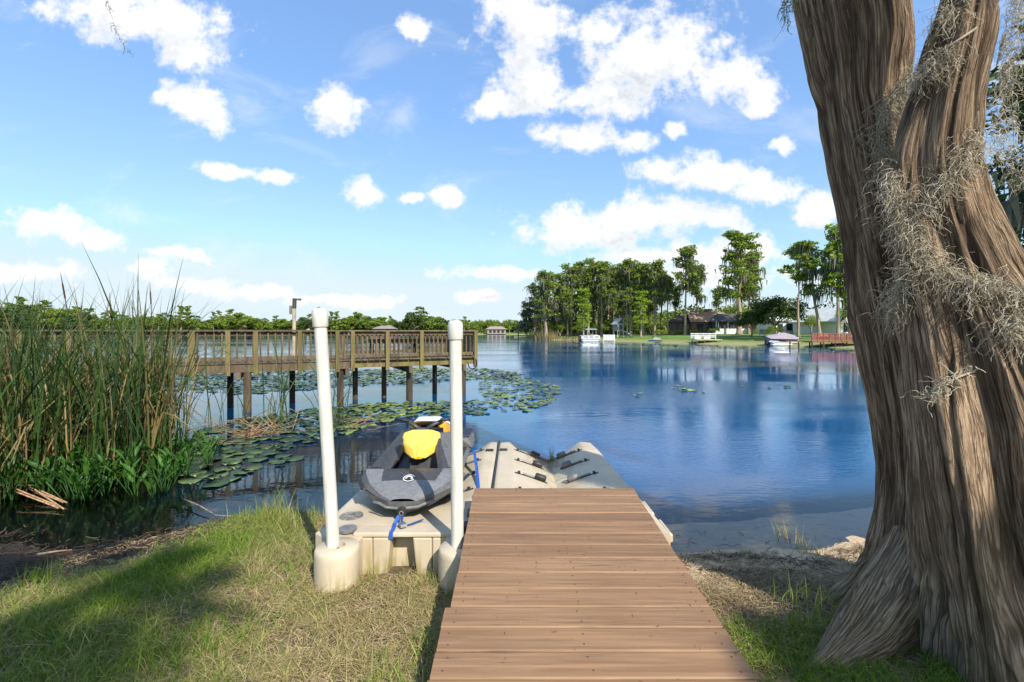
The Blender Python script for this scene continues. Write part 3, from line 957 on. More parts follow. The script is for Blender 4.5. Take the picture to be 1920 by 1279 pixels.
def make_dock(xc, label, y_top0, CW=1.205):
    root = thing('floating_dock', (xc, DY0, 0.0), label, 'dock')
    nx, ny = 61, 120
    xs = np.linspace(-CW / 2, CW / 2, nx); ys = np.linspace(y_top0, DY1, ny)
    X, Y, Q = grid(xs, ys)
    Z = dock_z(Y) - cradle_drop(X, Y)
    # rounded rear lobes and softened outer edge
    edge = np.minimum(CW / 2 - np.abs(X), np.minimum(DY1 - Y, Y - y_top0 + 1))
    Z -= 0.012 * np.clip(1 - edge / 0.025, 0, 1) ** 2
    cut = np.clip((np.abs(X) - 0.45) / 0.15, 0, 1)
    Y2 = np.where(Y > DY1 - 0.4, Y - 0.05 * cut ** 2 * (Y - (DY1 - 0.4)) / 0.4 - 0.10 * np.clip(1 - np.abs(X) / 0.32, 0, 1) * (Y - (DY1 - .4)) / .4, Y)
    # shallow non-slip channels across the deck
    top = np.stack([X + xc, Y2, Z], 1)
    # skirt
    ring = list(range(0, nx)) + [r * nx + nx - 1 for r in range(1, ny)] + [(ny - 1) * nx + c for c in range(nx - 2, -1, -1)] + [r * nx for r in range(ny - 2, 0, -1)]
    base = len(top); bot = top[ring].copy(); bot[:, 2] = -0.16
    m = len(ring)
    sk = [(ring[(i + 1) % m], ring[i], base + i, base + (i + 1) % m) for i in range(m)]
    V = np.concatenate([top, bot]) - np.array([xc, DY0, 0])
    me = mk_mesh('deck', V, [Q, np.array(sk)], POLY, True)
    try: me.set_sharp_from_angle(angle=R(40))
    except Exception: pass
    obj('deck', me, root)
    # four pairs of rollers on slotted axles
    for k in range(4):
        y = DY0 + 1.02 + k * 0.56
        for s in (-1, 1):
            def sp(a): return Vector((xc + s * a, y + 0.05 * a, float(dock_z(y) - cradle_drop(np.array(a), np.array(y)))))
            a0, a1 = sp(0.10), sp(0.44)
            dirv = (a1 - a0).normalized(); nrm = Vector((-s * abs(dirv.z), 0, 1)).normalized()
            mb = MB()
            mb.bar(a0 + nrm * 0.001, a1 + nrm * 0.001, 0.030, 0.008, nrm)
            sl = mb.build('roller_slot', BLACK, root)
            mb = MB(); mb.tube([a0 + nrm * 0.014, sp(0.36) + nrm * 0.014], 0.011, 8); mb.build('axle', GREYC, root, True, angle=40)
            r0, r1 = sp(0.125) + nrm * 0.035, sp(0.235) + nrm * 0.035
            mb = MB(); mb.tube([r0, r0.lerp(r1, 0.12), r0.lerp(r1, 0.88), r1], [0.026, 0.035, 0.035, 0.026], 14)
            mb.build('roller', GREYC if s > 0 else BLACK, root, True, angle=40)
            e = sp(0.40) + nrm * 0.012
            mb = MB(); mb.box(e, (0.03, 0.05, 0.024), bev=0.004); mb.build('axle_clip', BLACK, root)
    return root
DOCK_L = make_dock(-0.80, 'beige plastic floating dock under the parked watercraft with two pole sockets', DY0 + 0.16)
DOCK_R = make_dock(0.470, 'empty beige plastic floating dock with a V cradle of rollers beyond the gangway', DY0, 1.29)
# front of the left cradle: lip, ribbed wall with a notch, pole sockets
zt = dock_z(DY0)
mb = MB(); 
mb.prism([(-1.12, DY0, zt - 0.034), (-0.40, DY0, zt - 0.034), (-0.40, DY0, zt + 0.0), (-1.12, DY0, zt + 0.0)], (0, 0.162, -0.007))
mb.build('front_lip', POLY, DOCK_L, bevel=0.010)
def wall_block(x0, x1, xb0, xb1, y0=DY0 + 0.004):
    mb = MB()
    mb.prism([(x0, y0, zt - 0.036), (x1, y0, zt - 0.036), (xb1, y0 + 0.012, 0.02), (xb0, y0 + 0.012, 0.02)], (0, 0.17, 0))
    return mb.build('wall_panel', POLY, DOCK_L, bevel=0.012)
wall_block(-1.085, -0.985, -1.085, -0.985); wall_block(-0.982, -0.855, -0.982, -0.885)
wall_block(-0.700, -0.565, -0.668, -0.565); wall_block(-0.562, -0.425, -0.562, -0.45)
mb = MB(); mb.box((-0.775, DY0 + 0.155, 0.18), (0.22, 0.03, 0.36)); mb.build('recess_wall', POLY, DOCK_L)
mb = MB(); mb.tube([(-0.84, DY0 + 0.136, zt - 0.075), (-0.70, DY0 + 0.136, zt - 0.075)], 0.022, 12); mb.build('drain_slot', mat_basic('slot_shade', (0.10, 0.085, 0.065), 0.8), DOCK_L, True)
PCX = [(-1.17, 3.05), (-0.345, 3.05)]
for (x, y) in PCX:
    mb = MB()
    r = 0.148
    mb.lathe([(r * 0.95, -0.05), (r, 0.0), (r * 0.985, zt - 0.06), (r * 0.965, zt - 0.032), (r * 0.90, zt - 0.020), (0.05, zt - 0.016), (0.05, zt - 0.05)], (x, y, 0), 40)
    mb.build('pole_socket', POLY, DOCK_L, True, angle=50)
    mb = MB(); mb.prism([(x - 0.10, y + 0.06, 0.02), (x + 0.10, y + 0.06, 0.02), (x + 0.13, y + 0.20, 0.02), (x - 0.13, y + 0.20, 0.02)], (0, 0, zt - 0.045))
    mb.build('socket_web', POLY, DOCK_L, bevel=0.012)
mb = MB(); mb.prism([(-1.40, DY0 + 0.03, 0.04), (-1.26, DY0 - 0.06, 0.04), (-1.24, DY0 + 0.06, 0.04), (-1.36, DY0 + 0.16, 0.04)], (0, 0, 0.335)); mb.build('corner_lug', POLY, DOCK_L, bevel=0.012)
CAPM = mat_basic('weathered_cap', (0.20, 0.19, 0.17), 0.8, 0.3, 30, bump=0.5)
for (px, py, r, mt) in ((659, 968, 0.088, CAPM), (652, 994, 0.062, GREYC)):
    g_ = G(px, py, float(dock_z(3.5)))
    mb = MB(); mb.lathe([(r, -0.01), (r, 0.008), (r * 0.9, 0.012), (r * 0.78, 0.006), (0.01, 0.009)], (g_.x, g_.y, dock_z(g_.y)), 32)
    mb.build('deck_cap', mt, DOCK_L, True, angle=30)
# seam hardware between the cradles, side lugs
mb = MB(); mb.box((-0.180, 4.9, dock_z(4.9) - 0.012), (0.024, 3.1, 0.03), Matrix.Rotation(-0.040, 3, 'X')); mb.build('seam_strip', BLACK, DOCK_R)
for (px, py, dx) in ((918, 846, 0), (944, 845, 0)):
    g_ = G(px, py, dock_z(5.9)); mb = MB(); mb.box((g_.x, g_.y, dock_z(g_.y) + 0.006), (0.10, 0.06, 0.03), bev=0.008); mb.build('seam_clip', BLACK, DOCK_R)
for k in range(3):
    y = DY0 + 0.15 + k * 0.42
    mb = MB(); mb.box((0.470 + 0.645 + 0.010, y, dock_z(y) - 0.045), (0.035, 0.26, 0.07), bev=0.012); mb.build('side_lug', POLY, DOCK_R)
for py_, mt in ((966, CAPM), (1003, BLACK)):
    y_ = 3.55 if py_ == 966 else 3.28
    mb = MB(); mb.box((-0.315, y_, dock_z(y_) + 0.012), (0.07, 0.10, 0.05), bev=0.008); mb.build('hinge_bracket', mt, DOCK_L)
# pine litter caught in the cradle, and the grass tuft growing there
LITM = mat_leaf('pine_litter', (0.10, 0.05, 0.025), (0.34, 0.20, 0.11), 8, 0.05, 0.9)
def litter(name, cx, cy, sx, sy, zf, n, L, seed, mat=LITM, w=0.003, up=0.5):
    g = np.random.default_rng(seed)
    x = cx + g.normal(0, sx, n); y = cy + g.normal(0, sy, n); z = zf(x, y) + g.uniform(0.002, 0.03, n) * (1 if up else 1)
    a = g.uniform(0, 2 * PI, n); e = g.normal(0, 0.25, n) * up; l = L * g.uniform(0.4, 1.3, n)
    d = np.stack([np.cos(a) * np.cos(e), np.sin(a) * np.cos(e), np.sin(e)], 1); s = np.stack([-np.sin(a), np.cos(a), 0 * a], 1) * w
    c = np.stack([x, y, z], 1)
    V = np.stack([c - d * l[:, None] / 2 - s, c - d * l[:, None] / 2 + s, c + d * l[:, None] / 2 + s * .6, c + d * l[:, None] / 2 - s * .6], 1).reshape(-1, 3)
    Q = np.arange(n * 4).reshape(-1, 4)
    me = mk_mesh(name, V, [Q], mat, False, {'rnd': np.repeat(g.random(n), 4)})
    return obj(name, me)
o_ = litter('leaf_litter', 0.44, 5.95, 0.11, 0.26, lambda x, y: dock_z(y) - cradle_drop(x - 0.470, y) + 0.012, 900, 0.07, 5)
tag(o_, 'reddish pine litter washed into the far end of the empty cradle', 'litter', None, 'stuff')
o_ = litter('leaf_litter', 0.48, 4.35, 0.05, 0.11, lambda x, y: dock_z(y) - cradle_drop(x - 0.470, y), 420, 0.04, 6)
tag(o_, 'brown litter patch in the cradle valley next to the gangway end', 'litter', None, 'stuff')

g_ = np.random.default_rng(15); n_ = 150
_x = RX + g_.uniform(-0.63, 0.63, n_); _y = g_.uniform(1.7, 3.70, n_)
_a = g_.uniform(0, PI, n_); _l = g_.uniform(0.006, 0.035, n_); _w = g_.uniform(0.0010, 0.0030, n_)
_c = np.stack([_x, _y, ramp_z(_y) + 0.004], 1); _d = np.stack([np.cos(_a), np.sin(_a), 0.03 + 0 * _a], 1) * _l[:, None] / 2; _s = np.stack([-np.sin(_a), np.cos(_a), 0.3 + 0 * _a], 1) * _w[:, None]
o_ = obj('leaf_litter', mk_mesh('leaf_litter', np.stack([_c - _d, _c - _s, _c + _d, _c + _s], 1).reshape(-1, 3), [np.arange(n_ * 4).reshape(-1, 4)], LITM, False, {'rnd': np.repeat(g_.random(n_), 4)}))
tag(o_, 'tiny twigs and needles sprinkled over the gangway boards', 'litter', None, 'stuff')

# ------------------------------------------------------------------ white mooring poles
PVC = mat_basic('white_pvc', (0.66, 0.65, 0.61), 0.35, 0.04, 9, bump=0.08, bscale=20, stretch=(3, 3, 0.5), col2=(0.54, 0.52, 0.45))
def pole(base, top, label):
    t = thing('mooring_pole', base, label, 'pole', 'white poles standing in the dock sockets')
    b_, p_ = Vector(base), Vector(top); d = (p_ - b_).normalized()
    mb = MB(); mb.tube([b_, p_ - d * 0.05], 0.0415, 28); mb.build('pipe', PVC, t, True, angle=40)
    q = d.to_track_quat('Z', 'Y').to_matrix()
    r = 0.051
    mb = MB(); mb.lathe([(r * 0.93, -0.115), (r, -0.108), (r, -0.02), (r * 0.92, 0.0), (r * 0.6, 0.012), (0.002, 0.016)], p_, 28, q)
    mb.build('cap', PVC, t, True, angle=30)
    return t
pole((-1.197, 3.05, 0.36), (-1.290, 3.05, 1.945), 'left white capped pole leaning beside the watercraft bow')
pole((-0.365, 3.05, 0.36), (-0.380, 3.05, 1.862), 'upright white capped pole close to the gangway edge')

# ------------------------------------------------------------------ personal watercraft
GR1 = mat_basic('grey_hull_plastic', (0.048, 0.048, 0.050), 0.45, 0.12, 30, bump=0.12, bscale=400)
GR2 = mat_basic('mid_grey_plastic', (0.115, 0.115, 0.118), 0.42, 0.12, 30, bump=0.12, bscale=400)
GR3 = mat_basic('light_grey_plastic', (0.18, 0.18, 0.183), 0.40, 0.10, 30, bump=0.12, bscale=400)
DKI = mat_basic('dark_interior_plastic', (0.02, 0.02, 0.022), 0.6, 0.2, 20)
YEL = mat_basic('yellow_plastic', (0.86, 0.58, 0.10), 0.32, 0.06, 6)
YEL2 = mat_basic('yellow_side_plastic', (0.86, 0.40, 0.015), 0.30, 0.06, 6)
WHT = mat_basic('white_plastic', (0.80, 0.79, 0.77), 0.35, 0.05, 6)
NAVY = mat_basic('dark_grip_rubber', (0.016, 0.020, 0.045), 0.6, 0.2, 60, bump=0.3)
JX, JY = -0.825, 3.42
JROT = -0.040
jet = thing('jet_ski', (JX, JY, float(dock_z(JY)) - 0.01), 'grey and yellow personal watercraft parked bow first on the left floating dock', 'watercraft')
jet.rotation_euler = (JROT, 0, 0.035)
def jz(mb):
    q = []
    for v in mb.V:
        x, y, z = v
        q.append((x, y * 0.9 if y < 1.2 else y - 0.12, z if z < 0.15 else 0.15 + (z - 0.15) * 0.66 + max(0, z - 0.45) * 0.10))
    mb.V = q
    return mb
def jb(mb, name, mat, parent=jet, **kw): return jz(mb).build(name, mat, parent, world=False, **kw)
ST = [  # y, b, zr, zs, xin, zin, xw, zw, zt, zk, zc
    (0.00, 0.10, 0.155, 0.170, 0.06, 0.185, 0.03, 0.188, 0.190, 0.055, 0.10),
    (0.10, 0.22, 0.175, 0.210, 0.14, 0.235, 0.07, 0.242, 0.245, 0.020, 0.10),
    (0.26, 0.345, 0.205, 0.265, 0.215, 0.290, 0.10, 0.300, 0.302, -0.01, 0.11),
    (0.44, 0.425, 0.235, 0.325, 0.245, 0.335, 0.12, 0.338, 0.338, -0.03, 0.12),
    (0.53, 0.448, 0.245, 0.345, 0.250, 0.345, 0.13, 0.345, 0.345, -0.03, 0.125),
    (0.56, 0.445, 0.225, 0.320, 0.250, 0.315, 0.235, 0.10, 0.09, -0.03, 0.125),
    (0.68, 0.410, 0.165, 0.215, 0.290, 0.200, 0.27, 0.09, 0.08, -0.03, 0.125),
    (0.95, 0.390, 0.150, 0.165, 0.300, 0.150, 0.28, 0.09, 0.08, -0.03, 0.12),
    (1.40, 0.390, 0.150, 0.165, 0.310, 0.150, 0.30, 0.10, 0.10, -0.03, 0.12),
    (1.90, 0.410, 0.170, 0.190, 0.330, 0.175, 0.31, 0.12, 0.12, -0.03, 0.12),
    (2.30, 0.435, 0.215, 0.250, 0.345, 0.235, 0.33, 0.13, 0.13, -0.03, 0.13),
    (2.62, 0.420, 0.235, 0.255, 0.335, 0.240, 0.31, 0.14, 0.14, -0.02, 0.13)]
def loft(cols, closed_ends=True):
    """cols: per station list of (x, y, z) from right edge to left edge"""
    mb = MB(); n = len(cols[0]); V = [p for c in cols for p in c]; Fc = []
    for i in range(len(cols) - 1):
        for k in range(n - 1):
            Fc.append((i * n + k, i * n + k + 1, (i + 1) * n + k + 1, (i + 1) * n + k))
    if closed_ends:
        Fc.append(tuple(range(n))); Fc.append(tuple((len(cols) - 1) * n + k for k in range(n)))
    mb.add(V, Fc); return mb
def sym(pts): return pts + [(-x, y, z) for (x, y, z) in reversed(pts) if abs(x) > 1e-6]
hull_cols = [sym([(b_, y, zr), (b_ * 0.985, y + 0.005, zr - 0.035), (b_ * 0.86, y + 0.01, zc + 0.02), (b_ * 0.80, y + 0.012, zc - 0.01), (b_ * 0.42, y + 0.015, zk + 0.035), (0, y + 0.02, zk)]) for (y, b_, zr, zs, xi, zi, xw, zw, zt_, zk, zc) in ST]
jb(loft(hull_cols), 'hull', GR1, bevel=0.004)
bow_cols = [sym([(b_, y, zr), (b_ * 0.90, y, zs), (xi, y, zi), (xw, y, zw), (0, y, zt_)]) for (y, b_, zr, zs, xi, zi, xw, zw, zt_, zk, zc) in ST[:5]]
mb = loft(bow_cols, False)
nq = 8
mb.M = []
for i in range(4):
    for k in range(nq):
        kk = min(k, nq - 1 - k)
        mb.M.append(0 if kk == 0 else (1 if (kk == 1 or i < 2) else 2))
o_ = jz(mb).build('bow_deck', [GR2, GR3, GR1], jet, world=False, bevel=0.004)
side_cols = [sym([(b_, y, zr), (b_ * 0.90, y, zs), (xi, y, zi), (xw, y, zw), (0, y, zt_)]) for (y, b_, zr, zs, xi, zi, xw, zw, zt_, zk, zc) in ST[4:]]
mb = loft(side_cols, False); mb.M = []
for i in range(len(side_cols) - 1):
    for k in range(nq):
        kk = min(k, nq - 1 - k)
        mb.M.append(0 if kk == 0 else (1 if kk == 1 else 2))
jz(mb).build('footwell_deck', [GR2, GR1, DKI], jet, world=False, bevel=0.004)
# light lower band of the bow, broken into facets
for s in (-1, 1):
    mb = MB()
    Bf = [(0.0, -0.012, 0.165), (0.11 * s, -0.006, 0.165), (0.235 * s, 0.095, 0.185), (0.36 * s, 0.25, 0.215), (0.44 * s, 0.44, 0.245)]
    Bl = [(0.0, -0.004, 0.095), (0.10 * s, 0.006, 0.10), (0.22 * s, 0.105, 0.12), (0.34 * s, 0.262, 0.15), (0.425 * s, 0.455, 0.19)]
    V = Bf + Bl; mb.add(V, [(i, i + 1, 5 + i + 1, 5 + i) for i in range(4)])
    jb(mb, 'bow_bumper', GR2)
    mb = MB()  # raised strake
    pts = [(0.03 * s, -0.020, 0.112), (0.12 * s, -0.010, 0.118), (0.19 * s, 0.045, 0.135), (0.235 * s, 0.085, 0.130)]
    mb.tube(pts, 0.010, 5); jb(mb, 'bow_strake', GR3)
    # black edge guard at the widest part of the bow
    mb = MB(); mb.tube([(0.362 * s, 0.24, 0.208), (0.425 * s, 0.40, 0.236), (0.468 * s, 0.56, 0.250)], 0.016, 6); jb(mb, 'edge_guard', BLACK)
# cheek panels framing the open front, console, hood
for s in (-1, 1):
    mb = MB()
    outer = [(0.250, 0.50, 0.340), (0.400, 0.60, 0.352), (0.400, 1.05, 0.350), (0.235, 1.26, 0.585), (0.150, 1.00, 0.640), (0.165, 0.90, 0.520)]
    inner = [(0.205, 0.53, 0.330), (0.350, 0.62, 0.300), (0.350, 1.05, 0.300), (0.190, 1.26, 0.535), (0.115, 1.02, 0.600), (0.130, 0.92, 0.490)]
    mb.hull([(x * s, y, z) for (x, y, z) in [outer[0], outer[4], outer[5], inner[0], inner[4], inner[5], (0.29 * s * s, 0.56, 0.345), (0.235, 0.93, 0.55)]])
    jb(mb, 'front_strut', GR1, bevel=0.006)
    mb = MB()
    mb.hull([(x * s, y, z) for (x, y, z) in [(0.215, 0.93, 0.56), (0.265, 0.56, 0.345), (0.385, 0.60, 0.345), (0.365, 0.98, 0.360), (0.245, 1.28, 0.62), (0.160, 1.03, 0.655), (0.19, 1.1, 0.40), (0.29, 0.7, 0.30)]])
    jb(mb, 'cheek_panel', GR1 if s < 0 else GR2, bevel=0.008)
mb = MB(); mb.hull([(x * s, y, z) for s in (-1, 1) for (x, y, z) in [(0.06, 0.78, 0.06), (0.18, 1.32, 0.08), (0.10, 0.98, 0.52), (0.17, 1.32, 0.66), (0.09, 0.82, 0.20)]])
jb(mb, 'console', DKI, bevel=0.006)
mb = MB(); mb.hull([(x * s * 1.16, y, z + 0.015 + (z - 0.5) * 0.16) for s in (-1, 1) for (x, y, z) in [(0.060, 0.80, 0.392), (0.030, 0.785, 0.392), (0.165, 0.92, 0.520), (0.158, 0.90, 0.470), (0.150, 1.00, 0.628), (0.075, 1.00, 0.660), (0.045, 0.80, 0.50), (0.11, 0.855, 0.545), (0.1, 1.05, 0.62), (0.12, 1.0, 0.45)]])
jb(mb, 'hood', YEL, bevel=0.010)
mb = MB(); mb.hull([(x * s, y, z) for s in (-1, 1) for (x, y, z) in [(0.040, 0.760, 0.412), (0.030, 0.760, 0.392), (0.03, 0.80, 0.382), (0.038, 0.80, 0.405)]]); jb(mb, 'hood_latch', YEL2)
mb = MB(); mb.hull([(x * s, y, z) for s in (-1, 1) for (x, y, z) in [(0.012, 0.778, 0.415), (0.035, 0.815, 0.52), (0.008, 0.80, 0.54), (0.020, 0.90, 0.600)]]); jb(mb, 'hood_ridge', YEL)
# steering
mb = MB(); mb.hull([(x * s, y, z) for s in (-1, 1) for (x, y, z) in [(0.07, 1.02, 0.65), (0.06, 1.12, 0.63), (0.055, 1.04, 0.705), (0.05, 1.12, 0.70)]]); jb(mb, 'steering_pad', GR1, bevel=0.006)
mb = MB(); mb.hull([(x * s, 1.018 + 0.01 * q, 0.672 + 0.016 * q) for s in (-0.03, 0.03) for x in (1,) for q in (0, 1)] + [(0, 1.03, 0.68)]); jb(mb, 'badge', WHT)
hb = thing  # (steering bar is part of the craft)
for s in (-1, 1):
    mb = MB(); mb.tube([(0.035 * s, 1.06, 0.690), (0.10 * s, 1.09, 0.745), (0.165 * s, 1.12, 0.785), (0.20 * s, 1.14, 0.795)], [0.022, 0.024, 0.021, 0.016], 8); bar = jb(mb, 'handlebar', GR1, smooth=True)
    mb = MB(); mb.tube([(0.165 * s, 1.12, 0.788), (0.18 * s, 1.125, 0.797), (0.275 * s, 1.165, 0.805), (0.285 * s, 1.17, 0.805)], [0.022, 0.026, 0.024, 0.018], 10); jb(mb, 'grip', NAVY, smooth=True, angle=50)
    mb = MB(); mb.tube([(0.14 * s, 1.09, 0.785), (0.20 * s, 1.08, 0.80), (0.275 * s, 1.11, 0.812)], 0.008, 6); jb(mb, 'lever', BLACK, smooth=True)
# seat: yellow flanks, white top edge, dark pad
mb = MB(); mb.hull([(x * s, y, z) for s in (-1, 1) for (x, y, z) in [(0.15, 1.34, 0.10), (0.165, 2.30, 0.12), (0.135, 1.36, 0.55), (0.16, 1.75, 0.52), (0.15, 2.3, 0.36)]]); jb(mb, 'seat_base', DKI, bevel=0.01)
for s in (-1, 1):
    mb = MB(); mb.hull([(x * s, y, z) for (x, y, z) in [(0.155, 1.33, 0.30), (0.135, 1.33, 0.67), (0.185, 1.42, 0.715), (0.225, 1.62, 0.615), (0.225, 1.66, 0.28), (0.195, 1.45, 0.24), (0.10, 1.4, 0.66)]]); jb(mb, 'seat_flank', YEL2, bevel=0.008)
    mb = MB(); mb.tube([(0.188 * s, 1.42, 0.717), (0.228 * s, 1.63, 0.618), (0.228 * s, 1.67, 0.30)], 0.014, 6); jb(mb, 'seat_edge', WHT, smooth=True)
mb = MB(); mb.hull([(x * s, y, z) for s in (-1, 1) for (x, y, z) in [(0.12, 1.38, 0.735), (0.15, 1.40, 0.715), (0.165, 1.62, 0.69), (0.10, 1.45, 0.775), (0.10, 1.66, 0.74), (0.15, 1.66, 0.60)]]); jb(mb, 'seat_front', WHT, bevel=0.008)
mb = MB(); mb.hull([(x * s, y, z) for s in (-1, 1) for (x, y, z) in [(0.14, 1.60, 0.58), (0.16, 1.9, 0.46), (0.15, 2.34, 0.40), (0.10, 1.62, 0.62), (0.11, 1.9, 0.50), (0.10, 2.34, 0.44)]]); jb(mb, 'seat_pad', BLACK, bevel=0.01)
for s in (-1, 1):
    mb = MB(); mb.hull([(x * s, y - 0.25, z - 0.05) for (x, y, z) in [(0.29, 2.20, 0.22), (0.44, 2.16, 0.24), (0.30, 2.62, 0.22), (0.43, 2.62, 0.22), (0.28, 2.22, 0.40), (0.37, 2.24, 0.41), (0.29, 2.60, 0.42), (0.40, 2.60, 0.43), (0.45, 2.45, 0.30)]]); jb(mb, 'rear_side_block', GR2, bevel=0.012)
    mb = MB(); mb.hull([(x * s, y - 0.25, z - 0.05) for (x, y, z) in [(0.27, 2.19, 0.405), (0.40, 2.22, 0.418), (0.28, 2.63, 0.425), (0.42, 2.63, 0.435), (0.28, 2.2, 0.43), (0.39, 2.23, 0.44), (0.29, 2.62, 0.45), (0.41, 2.62, 0.46)]]); jb(mb, 'rear_side_cap', NAVY, bevel=0.006)
mb = MB(); mb.hull([(x, y, z) for x in (-0.28, 0.28) for (y, z) in ((2.34, 0.14), (2.62, 0.14), (2.36, 0.22), (2.62, 0.20))]); jb(mb, 'boarding_platform', BLACK, bevel=0.008)
# round emblem on the bow: white ring with an open swirl
def flat_ring(r0, r1, a0, a1, n, fn, h):
    mb = MB(); V = []; Fc = []
    for i in range(n + 1):
        a = a0 + (a1 - a0) * i / n
        for r in (r0, r1): V.append(fn(r * math.cos(a), r * math.sin(a), h)); 
    for i in range(n): Fc.append((2 * i, 2 * i + 1, 2 * i + 3, 2 * i + 2))
    return mb.add(V, Fc)
ey, ez, sl = 0.285, 0.3085, 0.20
def emb(u, v, h): return Vector((u * 1.15, ey + v * 1.75, ez + v * 1.75 * sl + h))
jb(flat_ring(0.0, 0.040, 0, 2 * PI, 28, emb, 0.006), 'emblem_disc', BLACK)
jb(flat_ring(0.033, 0.041, R(20), R(340), 26, emb, 0.008), 'emblem_ring', WHT)
jb(flat_ring(0.014, 0.026, R(-30), R(200), 18, emb, 0.008), 'emblem_swirl', WHT)
# tow eye
mb = MB(); mb.lathe([(0.036, 0), (0.036, 0.012), (0.02, 0.016)], (0, -0.012, 0.085), 16, Matrix.Rotation(R(90), 3, 'X')); jb(mb, 'tow_eye_plate', BLACK)
mb = MB(); mb.tube([(0.014 * math.cos(a), -0.03 - 0.012, 0.080 + 0.016 * math.sin(a)) for a in np.linspace(0, 2 * PI, 13)], 0.004, 6, False); jb(mb, 'tow_eye', GREYC)

# blue tie-down straps
STRAP = mat_basic('blue_webbing', (0.02, 0.10, 0.42), 0.7, 0.15, 40, bump=0.3, bscale=300)
def ribbon(mb, pts, w, side=(1, 0, 0), t=0.003):
    for i in range(len(pts) - 1):
        a, b2 = Vector(pts[i]), Vector(pts[i + 1]); d = (b2 - a).normalized(); s = Vector(side); s = (s - d * s.dot(d)).normalized(); up = s.cross(d)
        mb.bar(a, b2, w, t, up)
    return mb
bz = float(dock_z(3.5))
eye = Vector((JX, JY - 0.045, bz + 0.062))
st_ = thing('tie_down_strap', eye, 'blue strap tying the watercraft bow to the front dock edge', 'strap')
mb = MB(); ribbon(mb, [eye + Vector((-0.012, 0, 0)), (JX - 0.035, 3.34, bz + 0.02), (JX - 0.022, 3.26, bz + 0.022), (JX - 0.025, DY0 - 0.004, zt + 0.004), (JX - 0.026, DY0 - 0.007, zt - 0.04)], 0.028); mb.build('webbing', STRAP, st_)
mb = MB(); ribbon(mb, [eye + Vector((0.01, 0, 0)), (JX + 0.03, 3.28, bz + 0.026), (JX + 0.09, 3.33, bz + 0.022), (JX + 0.16, 3.41, bz + 0.022)], 0.024, (0.5, -0.8, 0.2)); mb.build('webbing_tail', STRAP, st_)
mb = MB(); mb.tube([eye, (JX + 0.008, 3.33, bz + 0.04), (JX + 0.02, 3.28, bz + 0.03)], 0.006, 8); mb.build('hook', GREYC, st_, True)
mb = MB(); mb.box((JX + 0.035, 3.285, bz + 0.034), (0.05, 0.06, 0.022), Matrix.Rotation(0.6, 3, 'Z'), 0.004); mb.build('ratchet', mat_basic('steel', (0.6, 0.6, 0.6), 0.3, 0.05, metal=0.9), st_)
s2 = thing('tie_down_strap', (-0.36, 4.5, 0.4), 'blue strap running down the right side of the watercraft to the dock', 'strap')
mb = MB(); ribbon(mb, [(-0.43, 5.15, 0.46), (-0.37, 4.75, 0.385), (-0.315, 4.25, 0.350), (-0.330, 3.95, dock_z(3.95) + 0.012)], 0.032, (1, 0, 0.2)); mb.build('webbing', STRAP, s2)

# ------------------------------------------------------------------ wooden pier with railing
def pier_material(name, c1, c2, green=0.3):
    m, nt, b = new_mat(name)
    oi = nt.new('ShaderNodeObjectInfo')
    p = nt.pos()
    n = nt.noise(nt.scale(p, (9, 9, 1.2)), 1.0, 5, 0.65); n2 = nt.noise(p, 2.2, 4, 0.6); n3 = nt.noise(p, 30, 4, 0.7)
    c = nt.mix(nt.ramp(n, 0.3, 0.7), c1, c2)
    c = nt.mix(nt.math('MULTIPLY', nt.ramp(n2, 0.42, 0.66), green), c, (0.16, 0.15, 0.03))
    c = nt.mix(nt.math('MULTIPLY', nt.ramp(n3, 0.5, 0.75), 0.4), c, (0.04, 0.028, 0.02))
    t = nt.math('MULTIPLY_ADD', oi.outputs['Random'], 0.5, 0.75)
    c = nt.mix(1.0, c, nt.vmath('MULTIPLY', (1, 1, 1), t), 'MULTIPLY')
    nt.put(b.inputs['Base Color'], c); b.inputs['Roughness'].default_value = 0.85
    nt.put(b.inputs['Normal'], nt.bump(n, 0.4, 0.01))
    return m
PW = pier_material('weathered_timber', (0.070, 0.048, 0.032), (0.155, 0.115, 0.078))
PP = pier_material('mossy_post_timber', (0.10, 0.072, 0.030), (0.20, 0.155, 0.07), 0.55)
PD = pier_material('dark_pile_timber', (0.035, 0.025, 0.02), (0.10, 0.07, 0.05), 0.15)
A0 = Vector((-6.8, 9.7, 0)); DIRP = Vector((5.8, 2.95, 0)).normalized(); NRP = Vector((-DIRP.y, DIRP.x, 0))   # NRP points away from the camera
def pl(s, n=0.0, z=0.0): v = A0 + DIRP * s + NRP * n; return Vector((v.x, v.y, z))
def s_at(px):
    k = (px - 960) / F
    # A0.x + D.x s = k (A0.y + D.y s)
    return (k * A0.y - A0.x) / (DIRP.x - k * DIRP.y)
S_END = s_at(893); S_PLAT = s_at(656); S_WEND = S_PLAT; S_START = -11.0
DECKZ = 1.10; RAILZ = 1.82
PANG = math.atan2(DIRP.y, DIRP.x)
pier = thing('wooden_pier', pl(0, 0.7, 1.0), 'weathered wooden pier on piles with slatted railing behind the reeds', 'pier')
def prod(mb, name, mat): return mb.build(name, mat, pier)
